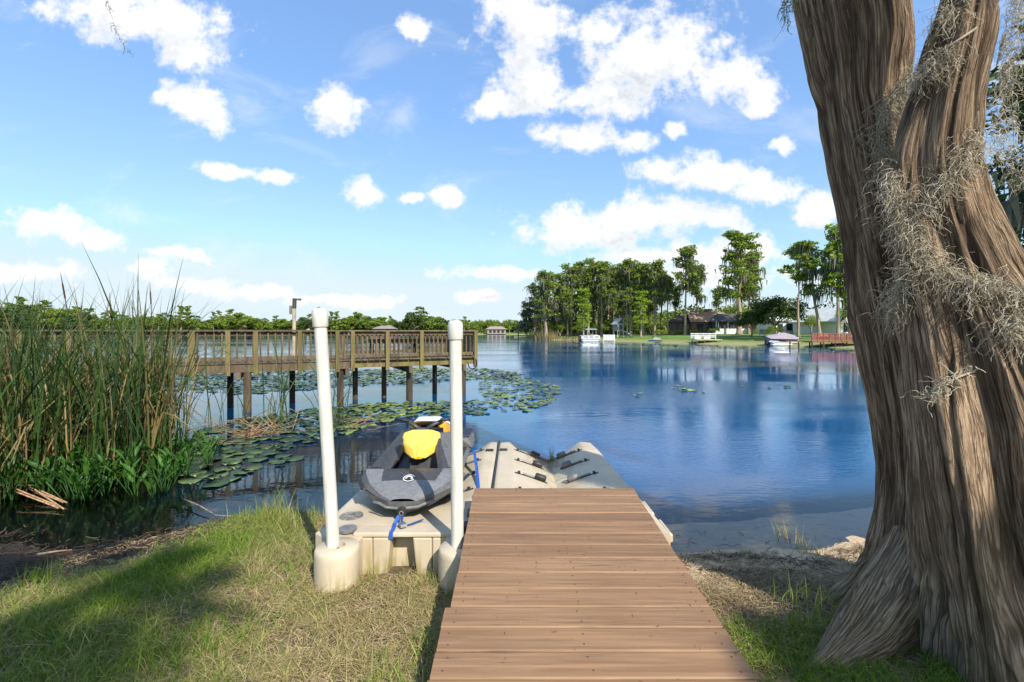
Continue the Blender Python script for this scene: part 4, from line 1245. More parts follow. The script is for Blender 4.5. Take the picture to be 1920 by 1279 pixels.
# piles
for (px, n) in ((432, 1.3), (464, 0.05), (548, 1.3), (638, 0.10), (666, 1.0), (720, 1.1), (768, 0.12), (815, 1.4), (868, 0.35), (300, 0.05), (262, 1.3), (130, 0.05), (60, 1.3)):
    # a pile seen at px whose line is n metres behind the rail
    k = (px - 960) / F; a = A0 + NRP * n
    s = (k * a.y - a.x) / (DIRP.x - k * DIRP.y)
    q = pl(s, n)
    mb = MB(); mb.tube([(q.x, q.y, -1.9), (q.x, q.y, 0.5), (q.x, q.y, DECKZ - 0.17)], [0.085, 0.08, 0.08] if n < 0.5 else [0.07] * 3, 12)
    prod(mb, 'pile', PD)
q = pl(s_at(774), 0.5); mb = MB(); mb.tube([(q.x, q.y, -1.5), (q.x, q.y, 0.85)], 0.05, 10); prod(mb, 'pile', PW)
q = pl(s_at(775), 0.5); mb = MB(); mb.lathe([(0.06, 0), (0.06, 0.04), (0.03, 0.05)], (q.x, q.y, 0.85), 10); prod(mb, 'pile_cap', WHT)
# pile cap beams, stringers, decking
for px in (448, 650, 768, 868, 281, 95):
    s = s_at(px)
    mb = MB(); mb.bar(pl(s, -0.15, DECKZ - 0.27), pl(s, 2.3 if s > S_PLAT else 1.55, DECKZ - 0.27), 0.09, 0.17); prod(mb, 'cross_beam', PW)
mb = MB(); mb.bar(pl(S_START, 0, DECKZ - 0.11), pl(S_WEND, 0, DECKZ - 0.11), 0.05, 0.19); prod(mb, 'fascia_board', PW)
mb = MB(); mb.bar(pl(S_START, 1.4, DECKZ - 0.12), pl(S_WEND, 1.4, DECKZ - 0.12), 0.05, 0.18); prod(mb, 'fascia_board', PW)
mb = MB(); mb.bar(pl(S_PLAT + .01, 0.05, DECKZ - 0.105), pl(S_END, 0.05, DECKZ - 0.105), 0.05, 0.17); prod(mb, 'fascia_board', PP)
mb = MB(); mb.bar(pl(S_END, 0.08, DECKZ - 0.105), pl(S_END, 2.4, DECKZ - 0.105), 0.05, 0.17); prod(mb, 'fascia_board', PW)
mb = MB(); mb.bar(pl(S_PLAT, 2.4, DECKZ - 0.105), pl(S_END, 2.4, DECKZ - 0.105), 0.05, 0.17); prod(mb, 'fascia_board', PW)
plank_w = MB().box((0, 0, 0), (0.138, 1.50, 0.035), bev=0.004).mesh('plank', PW)
plank_p = MB().box((0, 0, 0), (0.138, 2.55, 0.035), bev=0.004).mesh('plank', PW)
s = S_START + 3.0
while s < S_END:
    wide = s > S_PLAT
    obj('plank', plank_p if wide else plank_w, pier, pl(s, 1.22 if wide else 0.70, DECKZ) - pier.location, (0, 0, PANG + random.uniform(-.004, .004)))
    s += 0.146
# railing posts
post_m = MB().box((0, 0, 0), (0.095, 0.095, 0.98), bev=0.006).mesh('rail_post', PP)
for px in (-60, 40, 135, 232, 362, 428, 480, 562, 632):
    obj('rail_post', post_m, pier, pl(s_at(px), -0.075, RAILZ - 0.5) - pier.location, (0, 0, PANG))
for px in (661, 726, 790, 845, 891):
    obj('rail_post', post_m, pier, pl(s_at(px), -0.02, RAILZ - 0.5) - pier.location, (0, 0, PANG))
for s in (S_PLAT + 0.1, S_PLAT + 1.2, S_PLAT + 2.3, S_END - 0.05):
    obj('rail_post', post_m, pier, pl(s, 2.42, RAILZ - 0.5) - pier.location, (0, 0, PANG))
obj('rail_post', post_m, pier, pl(S_END, 1.25, RAILZ - 0.5) - pier.location, (0, 0, PANG))
# rails
def rail(a, b_, w=0.14, t=0.04, mat=PW, name='top_rail'):
    mb = MB(); mb.bar(a, b_, w, t); return mb.build(name, mat, pier, bevel=0.005)
rail(pl(S_START, -0.03, RAILZ), pl(S_WEND - .05, -0.03, RAILZ)); rail(pl(S_START, 0.0, RAILZ - 0.075), pl(S_WEND - .05, 0.0, RAILZ - 0.075), 0.04, 0.09, name='upper_rail')
rail(pl(S_START, 0.0, DECKZ + 0.10), pl(S_WEND - .05, 0, DECKZ + 0.10), 0.04, 0.09, name='lower_rail')
rail(pl(S_PLAT - .04, 0.02, RAILZ + 0.002), pl(S_END + .06, 0.02, RAILZ + .002), 0.12, 0.035); rail(pl(S_PLAT, 0.055, RAILZ - 0.065), pl(S_END, 0.055, RAILZ - 0.065), 0.04, 0.075, name='upper_rail')
rail(pl(S_PLAT, 0.055, DECKZ + 0.10), pl(S_END, 0.055, DECKZ + 0.10), 0.04, 0.09, name='lower_rail')
rail(pl(S_PLAT, 2.40, RAILZ), pl(S_END, 2.40, RAILZ), 0.12, 0.035); rail(pl(S_PLAT, 2.36, DECKZ + 0.10), pl(S_END, 2.36, DECKZ + 0.10), 0.04, 0.09, name='lower_rail')
rail(pl(S_END, 0.10, RAILZ - .004), pl(S_END, 2.40, RAILZ - .004), 0.11, 0.035); rail(pl(S_END, 0.08, DECKZ + 0.10), pl(S_END, 2.40, DECKZ + 0.10), 0.04, 0.09, name='lower_rail')
# balusters, one by one
bal = MB().box((0, 0, 0), (0.036, 0.036, 0.66), bev=0.003).mesh('baluster', PW)
def balrow(s0, s1, n, step, name='baluster'):
    s = s0
    while s < s1:
        obj(name, bal, pier, pl(s, n, DECKZ + 0.36) - pier.location, (random.uniform(-.01, .01), random.uniform(-.012, .012), PANG))
        s += step * random.uniform(0.94, 1.06)
balrow(s_at(-40), S_WEND - 0.05, -0.038, 0.148)
balrow(S_PLAT + 0.08, S_END - 0.05, 0.094, 0.115)
balrow(S_PLAT + 0.08, S_END - 0.05, 2.325, 0.135)
n = 0.2
while n < 2.35:
    obj('baluster', bal, pier, pl(S_END - 0.04, n, DECKZ + 0.36) - pier.location, (0, 0, PANG)); n += 0.13
# bench on the platform
bench = thing('bench', pl((S_PLAT + S_END) / 2, 0.55, DECKZ), 'plain timber bench behind the slatted railing of the pier platform', 'bench')
b0, b1 = S_PLAT + 0.45, S_END - 0.35
for k in range(2):
    mb = MB(); mb.bar(pl(b0, 0.42 + k * 0.15, DECKZ + 0.44), pl(b1, 0.42 + k * 0.15, DECKZ + 0.44), 0.14, 0.038); mb.build('seat_plank', PW, bench)
mb = MB(); mb.bar(pl(b0, 0.28, DECKZ + 0.45), pl(b1, 0.28, DECKZ + 0.45), 0.035, 0.12); mb.build('back_board', PW, bench)
for s in (b0 + 0.15, (b0 + b1) / 2, b1 - 0.15):
    mb = MB(); mb.bar(pl(s, 0.40, DECKZ + 0.22), pl(s, 0.58, DECKZ + 0.22), 0.08, 0.40); mb.build('leg', PD, bench)
# black life-ring hook at the platform corner
q = pl(S_END, 0.0); tyre = thing('hose_loop', (q.x, q.y, DECKZ - 0.2), 'small black hose loop hanging from the outer pier corner', 'hose')
mb = MB(); mb.tube([(q.x - 0.10 + 0.12 * math.cos(a), q.y - 0.09, DECKZ - 0.17 + 0.16 * math.sin(a)) for a in np.linspace(PI * 0.95, PI * 2.25, 14)], 0.016, 7); mb.build('hose', BLACK, tyre, True)
# lamp post on the walkway
kx = (551 - 960) / F; a = A0 + NRP * 1.3; s = (kx * a.y - a.x) / (DIRP.x - kx * DIRP.y); q = pl(s, 1.3)
lp = thing('lamp_post', (q.x, q.y, DECKZ), 'slim pale post with a small dark light head rising above the pier railing', 'lamp post')
mb = MB(); mb.tube([(q.x, q.y, DECKZ - 0.3), (q.x + 0.01, q.y, 2.40)], 0.045, 10); mb.build('post', mat_basic('pale_post', (0.42, 0.36, 0.26), 0.8, 0.15), lp, True, angle=40)
mb = MB(); mb.tube([(q.x + 0.01, q.y, 2.40), (q.x + 0.02, q.y, 2.66)], 0.050, 10); mb.build('post_sleeve', mat_basic('dark_sleeve', (0.05, 0.05, 0.045), 0.6), lp, True, angle=40)
mb = MB(); mb.bar((q.x + 0.02, q.y, 2.62), (q.x + 0.15, q.y - 0.02, 2.64), 0.04, 0.03); mb.box((q.x + 0.15, q.y - 0.02, 2.63), (0.07, 0.10, 0.05), bev=0.008); mb.build('light_head', mat_basic('lamp_housing', (0.10, 0.10, 0.10), 0.5), lp)
mb = MB(); mb.box((q.x - 0.06, q.y - 0.05, 2.36), (0.05, 0.06, 0.22), bev=0.008); mb.build('junction_box', mat_basic('box_grey', (0.16, 0.16, 0.15), 0.5), lp)

# ------------------------------------------------------------------ grass on the bank
def grass_material():
    m, nt, b = new_mat('grass_blade')
    out = m.node_tree.nodes['Material Output']
    r = nt.attr('rnd').outputs['Fac']; d = nt.attr('dry').outputs['Fac']
    g = nt.mix(r, (0.075, 0.155, 0.014), (0.26, 0.36, 0.05))
    y = nt.mix(r, (0.33, 0.25, 0.10), (0.62, 0.50, 0.27))
    c = nt.mix(d, g, y)
    nt.put(b.inputs['Base Color'], c); b.inputs['Roughness'].default_value = 0.7
    b.inputs['Specular IOR Level'].default_value = 0.25
    tr = nt.new('ShaderNodeBsdfTranslucent'); nt.put(tr.inputs['Color'], c)
    mx = nt.new('ShaderNodeMixShader'); mx.inputs[0].default_value = 0.32
    nt.l.new(b.outputs[0], mx.inputs[1]); nt.l.new(tr.outputs[0], mx.inputs[2]); nt.l.new(mx.outputs[0], out.inputs[0])
    return m
GRASS = grass_material()
def blades(name, base, h, lean, w, rnd, dry, seed, segs=2, mat=None, parent=None):
    """n tapered, bending blades as one mesh"""
    g = np.random.default_rng(seed)
    n = len(base)
    a = g.uniform(0, 2 * PI, n)
    d = np.stack([np.cos(a), np.sin(a), 0 * a], 1); f = g.uniform(0, 2 * PI, n)
    side = np.stack([np.cos(f), np.sin(f), 0 * f], 1)
    rows = []
    for k in range(segs + 1):
        t = k / segs
        p = base + d * (h * lean * t ** 1.7)[:, None]
        p[:, 2] += h * (t - 0.35 * np.clip(lean, 0, 1.6) * t * t)
        ww = (w * (1 - t) ** 0.7 + (0.0004 if k == segs else 0))[:, None]
        rows += [p - side * ww, p + side * ww]
    V = np.stack(rows, 1).reshape(-1, 3)
    m = 2 * (segs + 1)
    b0 = np.arange(n)[:, None] * m
    Q = np.concatenate([b0 + np.array([[2 * k, 2 * k + 1, 2 * k + 3, 2 * k + 2]]) for k in range(segs)])
    if parent is not None: V = V - np.array(parent.location)
    me = mk_mesh(name, V, [Q], mat or GRASS, False, {'rnd': np.repeat(rnd, m), 'dry': np.repeat(dry, m)})
    return obj(name, me, parent)
def scatter(n, x0, x1, y0, y1, seed):
    g = np.random.default_rng(seed)
    x = g.uniform(x0, x1, n); y = y0 + (y1 - y0) * g.random(n) ** 1.25
    return x, y, g
def off_dock(x, y):
    ok = ~((x > -1.36) & (x < 1.10) & (y > 3.14))
    for (cx_, cy_) in PCX: ok &= (x - cx_) ** 2 + (y - cy_) ** 2 > 0.14 ** 2
    ok &= ~((x > RX - RW / 2 + .05) & (x < RX + RW / 2 - .05) & (y > 2.6))
    return ok
# left bank
x, y, g = scatter(190000, -5.2, 0.2, 1.7, 4.6, 31)
s = shore(x) - y
nn = vn.fbm(x * 1.7, y * 1.7, 8.0, 4); n2 = vn.fbm(x * 7, y * 7, 3.0, 3)
dens = sst(0.05, 0.6, s + 0.5 * nn - 0.95 * sst(-2.3, -2.8, x)) * sst(0.15, -0.12, 0.0 - 0.4 * (n2 + 0.25))
dens = np.maximum(dens, 0.5 * sst(-0.05, 0.1, s) * sst(-2.9, -2.4, x) * sst(-1.3, -1.6, x))
keep = (g.random(len(x)) < dens) & off_dock(x, y)
x, y, nn, n2, s = x[keep], y[keep], nn[keep], n2[keep], s[keep]
dryf = np.clip(0.55 * sst(-2.4, -1.2, x) * sst(2.0, 2.9, y) + 0.30 * sst(-2.0, -0.6, x) + 0.75 * nn + 0.12 + 0.25 * sst(-2.7, -2.2, x) * sst(3.6, 4.0, y) + 0.12, 0.04, 0.95)
dry = (g.random(len(x)) < dryf).astype(float) * g.uniform(0.6, 1, len(x))
h = g.uniform(0.025, 0.075, len(x)) * (1 + 0.5 * n2) + 0.10 * g.random(len(x)) ** 7
h *= np.where(dry > .5, 0.85, 1.0)
lean = np.where(dry > 0.5, g.uniform(0.5, 2.2, len(x)), g.uniform(0.2, 1.3, len(x)))
o_ = blades('grass', np.stack([x, y, height(x, y) - 0.004], 1), h, lean, 0.0022 * g.uniform(0.7, 1.4, len(x)), g.random(len(x)), dry, 32)
tag(o_, 'short patchy grass on the bank left of the gangway', 'grass', None, 'stuff')
# taller weeds mixed into the turf
x, y, g = scatter(9000, -4.5, 0.1, 1.8, 4.3, 35)
k = (vn.fbm(x * 2.3, y * 2.3, 12.0, 3) > 0.08) & (shore(x) - y > 0.45 + 0.7 * sst(-2.3, -2.8, x)) & off_dock(x, y)
x, y = x[k], y[k]; n = len(x)
o_ = blades('grass', np.stack([x, y, height(x, y) - 0.004], 1), g.uniform(0.06, 0.17, n), g.uniform(0.2, 1.6, n), 0.0032 * g.uniform(0.6, 1.5, n), g.random(n), (g.random(n) < 0.35) * g.uniform(0.5, 1, n), 36, 3)
tag(o_, 'coarser longer grass blades mixed into the left bank turf', 'grass', None, 'stuff')
# right bank
x, y, g = scatter(90000, 0.85, 4.2, 1.7, 3.75, 33)
s = shore(x) - y
nn = vn.fbm(x * 1.9, y * 1.9, 5.0, 4); n2 = vn.fbm(x * 7, y * 7, 1.0, 3)
green = sst(0.85, 1.2, s + 0.35 * nn)
dens = np.clip(green + 0.30 * sst(0.45, 0.75, s + .3 * nn) , 0, 1) * sst(0.1, -0.12, -0.4 * (n2 + 0.2))
keep = (g.random(len(x)) < dens) & off_dock(x, y)
x, y, nn, n2, s, green = x[keep], y[keep], nn[keep], n2[keep], s[keep], green[keep]
dry = (g.random(len(x)) < np.clip(1.0 - 0.8 * green + 0.3 * nn, 0.1, 1)).astype(float) * g.uniform(0.6, 1, len(x))
h = g.uniform(0.03, 0.085, len(x)) * np.where(dry > .5, 0.65, 1.1)
lean = np.where(dry > 0.5, g.uniform(0.8, 2.6, len(x)), g.uniform(0.2, 1.2, len(x)))
o_ = blades('grass', np.stack([x, y, height(x, y) - 0.004], 1), h, lean, 0.0023 * g.uniform(0.7, 1.4, len(x)), g.random(len(x)), dry, 34)
tag(o_, 'grass around the big cypress foot right of the gangway', 'grass', None, 'stuff')

# straw, rootlets and pine needles lying on the ground
STRAW = mat_leaf('straw', (0.10, 0.06, 0.03), (0.50, 0.38, 0.22), 3.0, 0.05, 0.9)
def straw(name, n, x0, x1, y0, y1, seed, fn, L, label, w=0.0016, mat=STRAW, curve=0.35):
    g = np.random.default_rng(seed)
    x = g.uniform(x0, x1, n); y = g.uniform(y0, y1, n)
    k = (g.random(n) < fn(x, y)) & off_dock(x, y); x, y = x[k], y[k]; n = len(x)
    a = g.uniform(0, 2 * PI, n); l = L * g.uniform(0.3, 1.4, n)
    pts = []
    z0 = height(x, y)
    for t in (-0.5, -0.17, 0.17, 0.5):
        aa = a + curve * g.normal(0, 1, n) * t
        px_ = x + np.cos(aa) * l * t; py_ = y + np.sin(aa) * l * t
        pts.append(np.stack([px_, py_, np.maximum(height(px_, py_), -0.01) + g.uniform(0.003, 0.026, n)], 1))
    pts = np.stack(pts, 1)
    sd_ = np.stack([-np.sin(a), np.cos(a), 0.4 + 0 * a], 1)[:, None, :] * (w * g.uniform(0.6, 1.5, n))[:, None, None]
    V = np.stack([pts - sd_, pts + sd_], 2).reshape(-1, 3)
    b0 = np.arange(n)[:, None] * 8
    Q = np.concatenate([b0 + np.array([[2 * k, 2 * k + 1, 2 * k + 3, 2 * k + 2]]) for k in range(3)])
    me = mk_mesh(name, V, [Q], mat, False, {'rnd': np.repeat(g.random(n), 8)})
    return tag(obj(name, me), label, 'straw', None, 'stuff')
straw('dead_grass', 26000, -3.4, 0.1, 2.0, 4.5, 41, lambda x, y: sst(-0.02, 0.3, shore(x) - y) * np.clip(0.25 + 0.75 * sst(-2.3, -1.0, x) * sst(2.2, 3.0, y) + 0.8 * vn.fbm(x * 1.7, y * 1.7, 8.0, 4), 0.05, 1), 0.09, 'straw coloured dead grass matted in front of the dock')
straw('dead_grass', 26000, 0.8, 4.2, 2.2, 3.85, 42, lambda x, y: np.clip(sst(-0.02, 0.1, shore(x) - y) * (0.35 + 0.9 * vn.fbm(x * 2.2, y * 3.5, 2.0, 4)) + 0.5 * sst(0.35, 0.7, shore(x) - y) * sst(1.3, 0.9, shore(x) - y), 0, 1), 0.08, 'dry straw and needles strewn over the sandy right bank')
DARKST = mat_leaf('dark_debris', (0.022, 0.014, 0.009), (0.11, 0.07, 0.045), 3.0, 0.03, 0.8)
straw('shore_debris', 4200, 1.0, 4.2, 3.0, 4.2, 43, lambda x, y: np.exp(-((shore(x) - y - 0.10 - 0.16 * vn(x * 1.3, x * 0 + 2.0)) / 0.07) ** 2) + 0.9 * np.exp(-((shore(x) - y - 0.36 - 0.12 * vn(x * 1.7, x * 0 + 6.0)) / 0.06) ** 2) + 0.04, 0.09, 'dark wrack line of rootlets along the sandy right shore', 0.0022, DARKST, 0.9)
straw('shore_debris', 9000, -6.5, -2.2, 2.6, 4.4, 44, lambda x, y: sst(-0.25, 0.05, shore(x) - y) * sst(1.0, 0.5, shore(x) - y) * np.clip(0.5 + vn.fbm(x * 2, y * 2, 3.0, 3), 0, 1), 0.13, 'rotting stalks over the dark mud on the left shore', 0.0026, mat_leaf('rotting_stalk', (0.016, 0.010, 0.007), (0.11, 0.07, 0.04), 3.0, 0.03, 0.8), 0.8)
# separate sticks one could pick up
STICK = mat_basic('dry_stick', (0.30, 0.22, 0.15), 0.85, 0.25, 25, bump=0.4)
def stick(pts, r, label, fork=None):
    t = thing('stick', pts[0], label, 'stick')
    mb = MB(); mb.tube(pts, [r * (1 - 0.6 * i / (len(pts) - 1)) for i in range(len(pts))], 6); mb.build('stem', STICK, t, True)
    for f in (fork or []):
        mb = MB(); mb.tube(f, [r * 0.55, r * 0.25], 5); mb.build('side_twig', STICK, t, True)
def gp(px, py, dz): v = G(px, py, 0.0); return Vector((v.x, v.y, max(float(height(v.x, v.y)), 0) + dz))
stick([gp(345, 945, 0.05), gp(375, 958, 0.05), gp(405, 972, 0.03), gp(435, 976, 0.02)], 0.008, 'bare forked branch lying half in the water beside the grass point', [[gp(375, 958, .05), gp(352, 962, .12)], [gp(405, 972, .03), gp(385, 985, .01)]])
stick([gp(70, 1050, 0.02), gp(105, 1045, 0.03), gp(135, 1040, 0.02)], 0.011, 'short broken stick on the dark mud at the left')
stick([gp(240, 1052, 0.015), gp(275, 1055, 0.02)], 0.009, 'small stick on the mud near the grass edge')
stick([gp(1310, 1082, 0.01), gp(1370, 1092, 0.02), gp(1440, 1120, 0.02)], 0.006, 'thin brown twig across the dry grass between gangway and tree')
stick([gp(1500, 1070, 0.02), gp(1560, 1092, 0.02), gp(1610, 1112, 0.02)], 0.007, 'thin twig on the straw close to the big cypress')
# pale dead reed bundle lying on the left shore
bd = thing('reed_bundle', gp(60, 930, 0.05), 'fallen bundle of pale dead reed leaves on the left mud', 'dead reeds')
for k in range(7):
    a_, b_ = gp(-30 + random.uniform(0, 70), 912 + random.uniform(0, 26), 0.05 + 0.01 * k), gp(100 + random.uniform(0, 40), 950 + random.uniform(-12, 12), 0.03)
    mb = MB(); mid = a_.lerp(b_, 0.35) + Vector((0, 0, 0.06)); ribbon(mb, [a_, mid, b_], 0.013, (0, 0.6, 0.8), 0.002); mb.build('dead_leaf', mat_basic('dead_reed', (0.40, 0.24, 0.13), 0.8, 0.25, 30, stretch=(1, 1, 1)) if k == 0 else bpy.data.materials['dead_reed'], bd)

# ------------------------------------------------------------------ tufts of taller grass
def tuft(base, n, h, spread, dryp, label, seed, lean=0.7, w=0.003, cat='grass tuft', name='grass_tuft', group=None):
    g = np.random.default_rng(seed)
    t = thing(name, base, label, cat, group)
    p = np.array(base) + np.concatenate([g.normal(0, spread, (n, 2)), np.zeros((n, 1))], 1)
    o = blades('blades', p, h * g.uniform(0.4, 1.1, n), g.uniform(0.05, lean, n), w * g.uniform(0.6, 1.3, n), g.random(n), (g.random(n) < dryp) * g.uniform(0.5, 1, n), seed + 1, 4, None, t)
    o['kind'] = 'stuff'
    return t
tuft(gp(515, 1000, 0), 120, 0.32, 0.07, 0.45, 'tall pale grass tuft at the water beside the left pole', 51, 0.55)
tuft(gp(540, 1020, 0), 60, 0.26, 0.07, 0.6, 'thin straw grass tuft just left of the pole socket', 52, 0.8)
tuft(gp(465, 992, 0), 120, 0.16, 0.08, 0.3, 'short bushy grass tuft on the grassy point', 53)
tuft(gp(585, 985, 0), 40, 0.24, 0.05, 0.3, 'sparse green shoots in the water behind the left pole', 54, 0.4)
tuft(gp(1465, 1005, 0), 26, 0.17, 0.03, 0.9, 'dry spiky weed standing in the shallow right water', 55, 0.8, 0.0025)
tuft(gp(1520, 1040, 0), 40, 0.12, 0.05, 0.35, 'small green weed at the sandy right shore', 56, 0.9, 0.0025)
tuft(gp(1500, 1020, 0), 14, 0.20, 0.03, 0.9, 'bent straw stalks at the right waterline', 57, 1.2, 0.0022)
tuft(gp(75, 1130, 0.02), 60, 0.16, 0.06, 0.1, 'bright green broad grass tuft at the edge of the left mud', 58, 0.8, 0.005)
tuft(gp(400, 1090, 0.01), 50, 0.11, 0.08, 0.1, 'green grass tuft amid the left bank', 59, 1.0, 0.004)
tuft(gp(1520, 1225, 0.1), 60, 0.14, 0.10, 0.1, 'grass shoots growing over the big tree root', 60, 0.9, 0.003)
tuft(Vector((0.50, 5.75, dock_z(5.75) - 0.12)), 34, 0.22, 0.02, 0.15, 'little green grass tuft rooted in the litter of the empty cradle', 61, 0.5, 0.003)

# ------------------------------------------------------------------ cattails
REED = mat_leaf('cattail_leaf', (0.012, 0.032, 0.010), (0.065, 0.12, 0.022), 0.8, 0.2, 0.5, dry=(0.30, 0.19, 0.085, 1))
HEAD = mat_basic('cattail_head', (0.07, 0.035, 0.02), 0.9, 0.2, 30)
def reed_clump(base, n, h, spread, dryp, label, seed, broken=0.15, heads=2, group=None, lean=0.32):
    g = np.random.default_rng(seed)
    t = thing('cattail_clump', base, label, 'cattails', group)
    segs = 7
    for part, sel in (('green_leaves', False), ('dry_leaves', True)):
        m = int(n * (dryp if sel else 1 - dryp))
        if m < 1: continue
        b0 = np.array(base)[None] + np.concatenate([g.normal(0, spread, (m, 2)), np.full((m, 1), -0.05)], 1)
        a = g.uniform(0, 2 * PI, m); d = np.stack([np.cos(a), np.sin(a), 0 * a], 1)
        hh = h * g.uniform(0.55, 1.08, m) * (0.8 if sel else 1); ln = np.abs(g.normal(0, lean, m)) + 0.03
        bk = g.random(m) < broken * (2 if sel else 1); bt = g.uniform(0.35, 0.85, m)
        f = g.uniform(0, PI, m); side = np.stack([np.cos(f), np.sin(f), 0 * f], 1)
        w = g.uniform(0.006, 0.0105, m)
        rows = []
        for k in range(segs + 1):
            q = k / segs
            q2 = np.where(bk & (q > bt), bt, q); over = np.where(bk, np.maximum(q - bt, 0), 0)
            p = b0 + d * (hh * (ln * q2 ** 2 + over * 0.85))[:, None]
            p[:, 2] += hh * (q2 * (1 - 0.25 * ln * q2) - over * 0.45)
            ww = (w * np.where(q < 0.7, 1.0, (1 - q) / 0.3 * 0.95 + 0.05))[:, None]
            rows += [p - side * ww, p + side * ww]
        V = np.stack(rows, 1).reshape(-1, 3) - np.array(base)
        mm = 2 * (segs + 1); bb = np.arange(m)[:, None] * mm
        Q = np.concatenate([bb + np.array([[2 * k, 2 * k + 1, 2 * k + 3, 2 * k + 2]]) for k in range(segs)])
        dr = g.uniform(0.6, 1.0, m) if sel else (g.random(m) < 0.12) * g.uniform(0.2, 0.6, m)
        me = mk_mesh(part, V, [Q], REED, False, {'rnd': np.repeat(g.random(m), mm), 'dry': np.repeat(dr, mm)})
        o = obj(part, me, t); o['kind'] = 'stuff'
    for k in range(heads):
        a = g.uniform(0, 2 * PI); bx, by = g.normal(0, spread, 2); hh = h * g.uniform(0.62, 0.82); l = g.uniform(0.05, 0.16)
        top = Vector((bx + math.cos(a) * l * hh, by + math.sin(a) * l * hh, hh)); b1 = Vector((bx, by, -0.05))
        mb = MB(); mb.tube([b1, b1.lerp(top, 0.6) - Vector((0, 0, 0)), top], 0.005, 5); st = mb.build('stalk', REED, t, True, world=False)
        mb = MB(); d = (top - b1).normalized(); mb.tube([top - d * 0.02, top, top + d * 0.15, top + d * 0.17, top + d * 0.30], [0.005, 0.009, 0.009, 0.005, 0.002], 7); mb.build('seed_head', HEAD, t, True, world=False)
    return t
g = np.random.default_rng(77)
RG = 'cattail clumps massed along the left shore'
LABM = 'cattail clump in the dense reed bed at the left'
cl = 0
for (k, Y) in [(-1.14, 6.0), (-1.08, 6.4), (-1.02, 5.9), (-1.10, 5.3), (-0.97, 6.6), (-0.93, 6.1), (-0.90, 6.9), (-0.86, 6.3), (-0.83, 7.0), (-0.80, 6.5), (-0.78, 7.3), (-1.0, 7.2), (-1.12, 7.4), (-0.88, 7.8), (-1.04, 5.2), (-0.79, 6.0), (-0.765, 6.6), (-1.2, 5.7), (-1.2, 6.8), (-0.95, 7.4), (-1.16, 5.0), (-0.85, 5.6), (-1.06, 5.7), (-1.13, 6.3), (-1.08, 7.0), (-1.18, 6.0), (-1.02, 6.5), (-1.10, 5.0), (-1.13, 5.6), (-0.98, 5.5)]:
    hh = float(np.interp(k, [-1.2, -1.0, -0.9, -0.8, -0.74], [2.55, 2.45, 2.45, 2.60, 2.50])) * g.uniform(0.9, 1.06) * (0.80 if Y < 5.5 else 1)
    reed_clump(((k - 0.03) * Y, Y, -0.06), 60, hh * 1.08, 0.24, 0.27, LABM, 100 + cl, 0.24, 1 if cl % 3 == 0 else 0, RG); cl += 1
reed_clump((-0.765 * 6.9, 6.9, -0.06), 46, 2.5, 0.07, 0.85, 'tall tan dead cattail stand at the right end of the reed bed', 150, 0.06, 1, None, 0.10)
reed_clump((-0.80 * 7.6, 7.6, -0.06), 40, 2.4, 0.08, 0.80, 'second tan dead cattail stand inside the reed bed', 151, 0.08, 0, None, 0.12)
for (px, py, n, hh, lab) in [(518, 800, 20, 2.05, 'slender cattail clump among lily pads in front of the pier middle'), (612, 806, 22, 1.95, 'cattail clump right behind the left white pole'), (408, 805, 9, 1.9, 'few thin cattail stems left of the paired piles'),
                             (640, 800, 9, 1.7, 'sparse cattail stems between left pole and pier platform'), (462, 800, 6, 1.0, 'short cattail sprout by the paired piles'), (350, 815, 10, 1.6, 'sparse cattail stems at the edge of the reed bed')]:
    b_ = G(px, py, 0); reed_clump((b_.x, b_.y, -0.05), n, hh, 0.10, 0.12, lab, 160 + px, 0.12, 0, None, 0.30)
for (px, py, lab, sd) in [(485, 815, 'heap of collapsed brown reed stalks among the lily pads', 5), (670, 795, 'few fallen straw stalks floating behind the left pole', 6), (395, 800, 'tan broken stalks floating beside the reed bed', 7)]:
    b_ = G(px, py, 0); t = thing('reed_heap', (b_.x, b_.y, 0.02), lab, 'dead reeds')
    g2 = np.random.default_rng(sd); n_ = 70 if sd == 5 else 22
    mb = MB()
    for k in range(n_):
        a_ = g2.uniform(0, 2 * PI); L_ = g2.uniform(0.2, 0.75); e = g2.uniform(0, 0.55 if sd == 5 else 0.2)
        c_ = Vector((b_.x + g2.normal(0, .22), b_.y + g2.normal(0, .30), 0.02)); d_ = Vector((math.cos(a_) * math.cos(e), math.sin(a_) * math.cos(e), math.sin(e)))
        mb.bar(c_, c_ + d_ * L_, 0.010, 0.003)
    o = mb.build('stalks', bpy.data.materials['dead_reed'], t); o['kind'] = 'stuff'

# ------------------------------------------------------------------ pickerelweed: lance leaves on stalks
PICK = mat_leaf('pickerelweed_leaf', (0.014, 0.055, 0.010), (0.075, 0.19, 0.022), 1.5, 0.28, 0.5)
def lance_mesh(seed):
    g = np.random.default_rng(seed)
    n = 7; L = 0.19; V = []; 
    for i in range(n):
        t = i / (n - 1); w = 0.026 * (math.sin(PI * min(1, t * 0.92 + 0.06)) ** 0.75) * (1 - 0.25 * t)
        z = 0.012 * t - 0.05 * t * t * g.uniform(0.3, 1.2)
        V += [(-w, t * L, z + 0.012), (0, t * L, z), (w, t * L, z + 0.012)]
    Q = []
    for i in range(n - 1):
        b0 = i * 3; Q += [(b0, b0 + 1, b0 + 4, b0 + 3), (b0 + 1, b0 + 2, b0 + 5, b0 + 4)]
    r = g.random()
    return mk_mesh('leaf', V, [Q], PICK, True, {'rnd': np.full(n * 3, r)})
LANCE = [lance_mesh(k) for k in range(10)]
def stalk_mesh():
    return MB().tube([(0, 0, 0), (0, 0, 0.5), (0, 0, 1)], [0.005, 0.0045, 0.003], 5).mesh('stalk', PICK, True)
STALK = stalk_mesh()
g = np.random.default_rng(5)
PG = 'pickerelweed plants along the left shore'
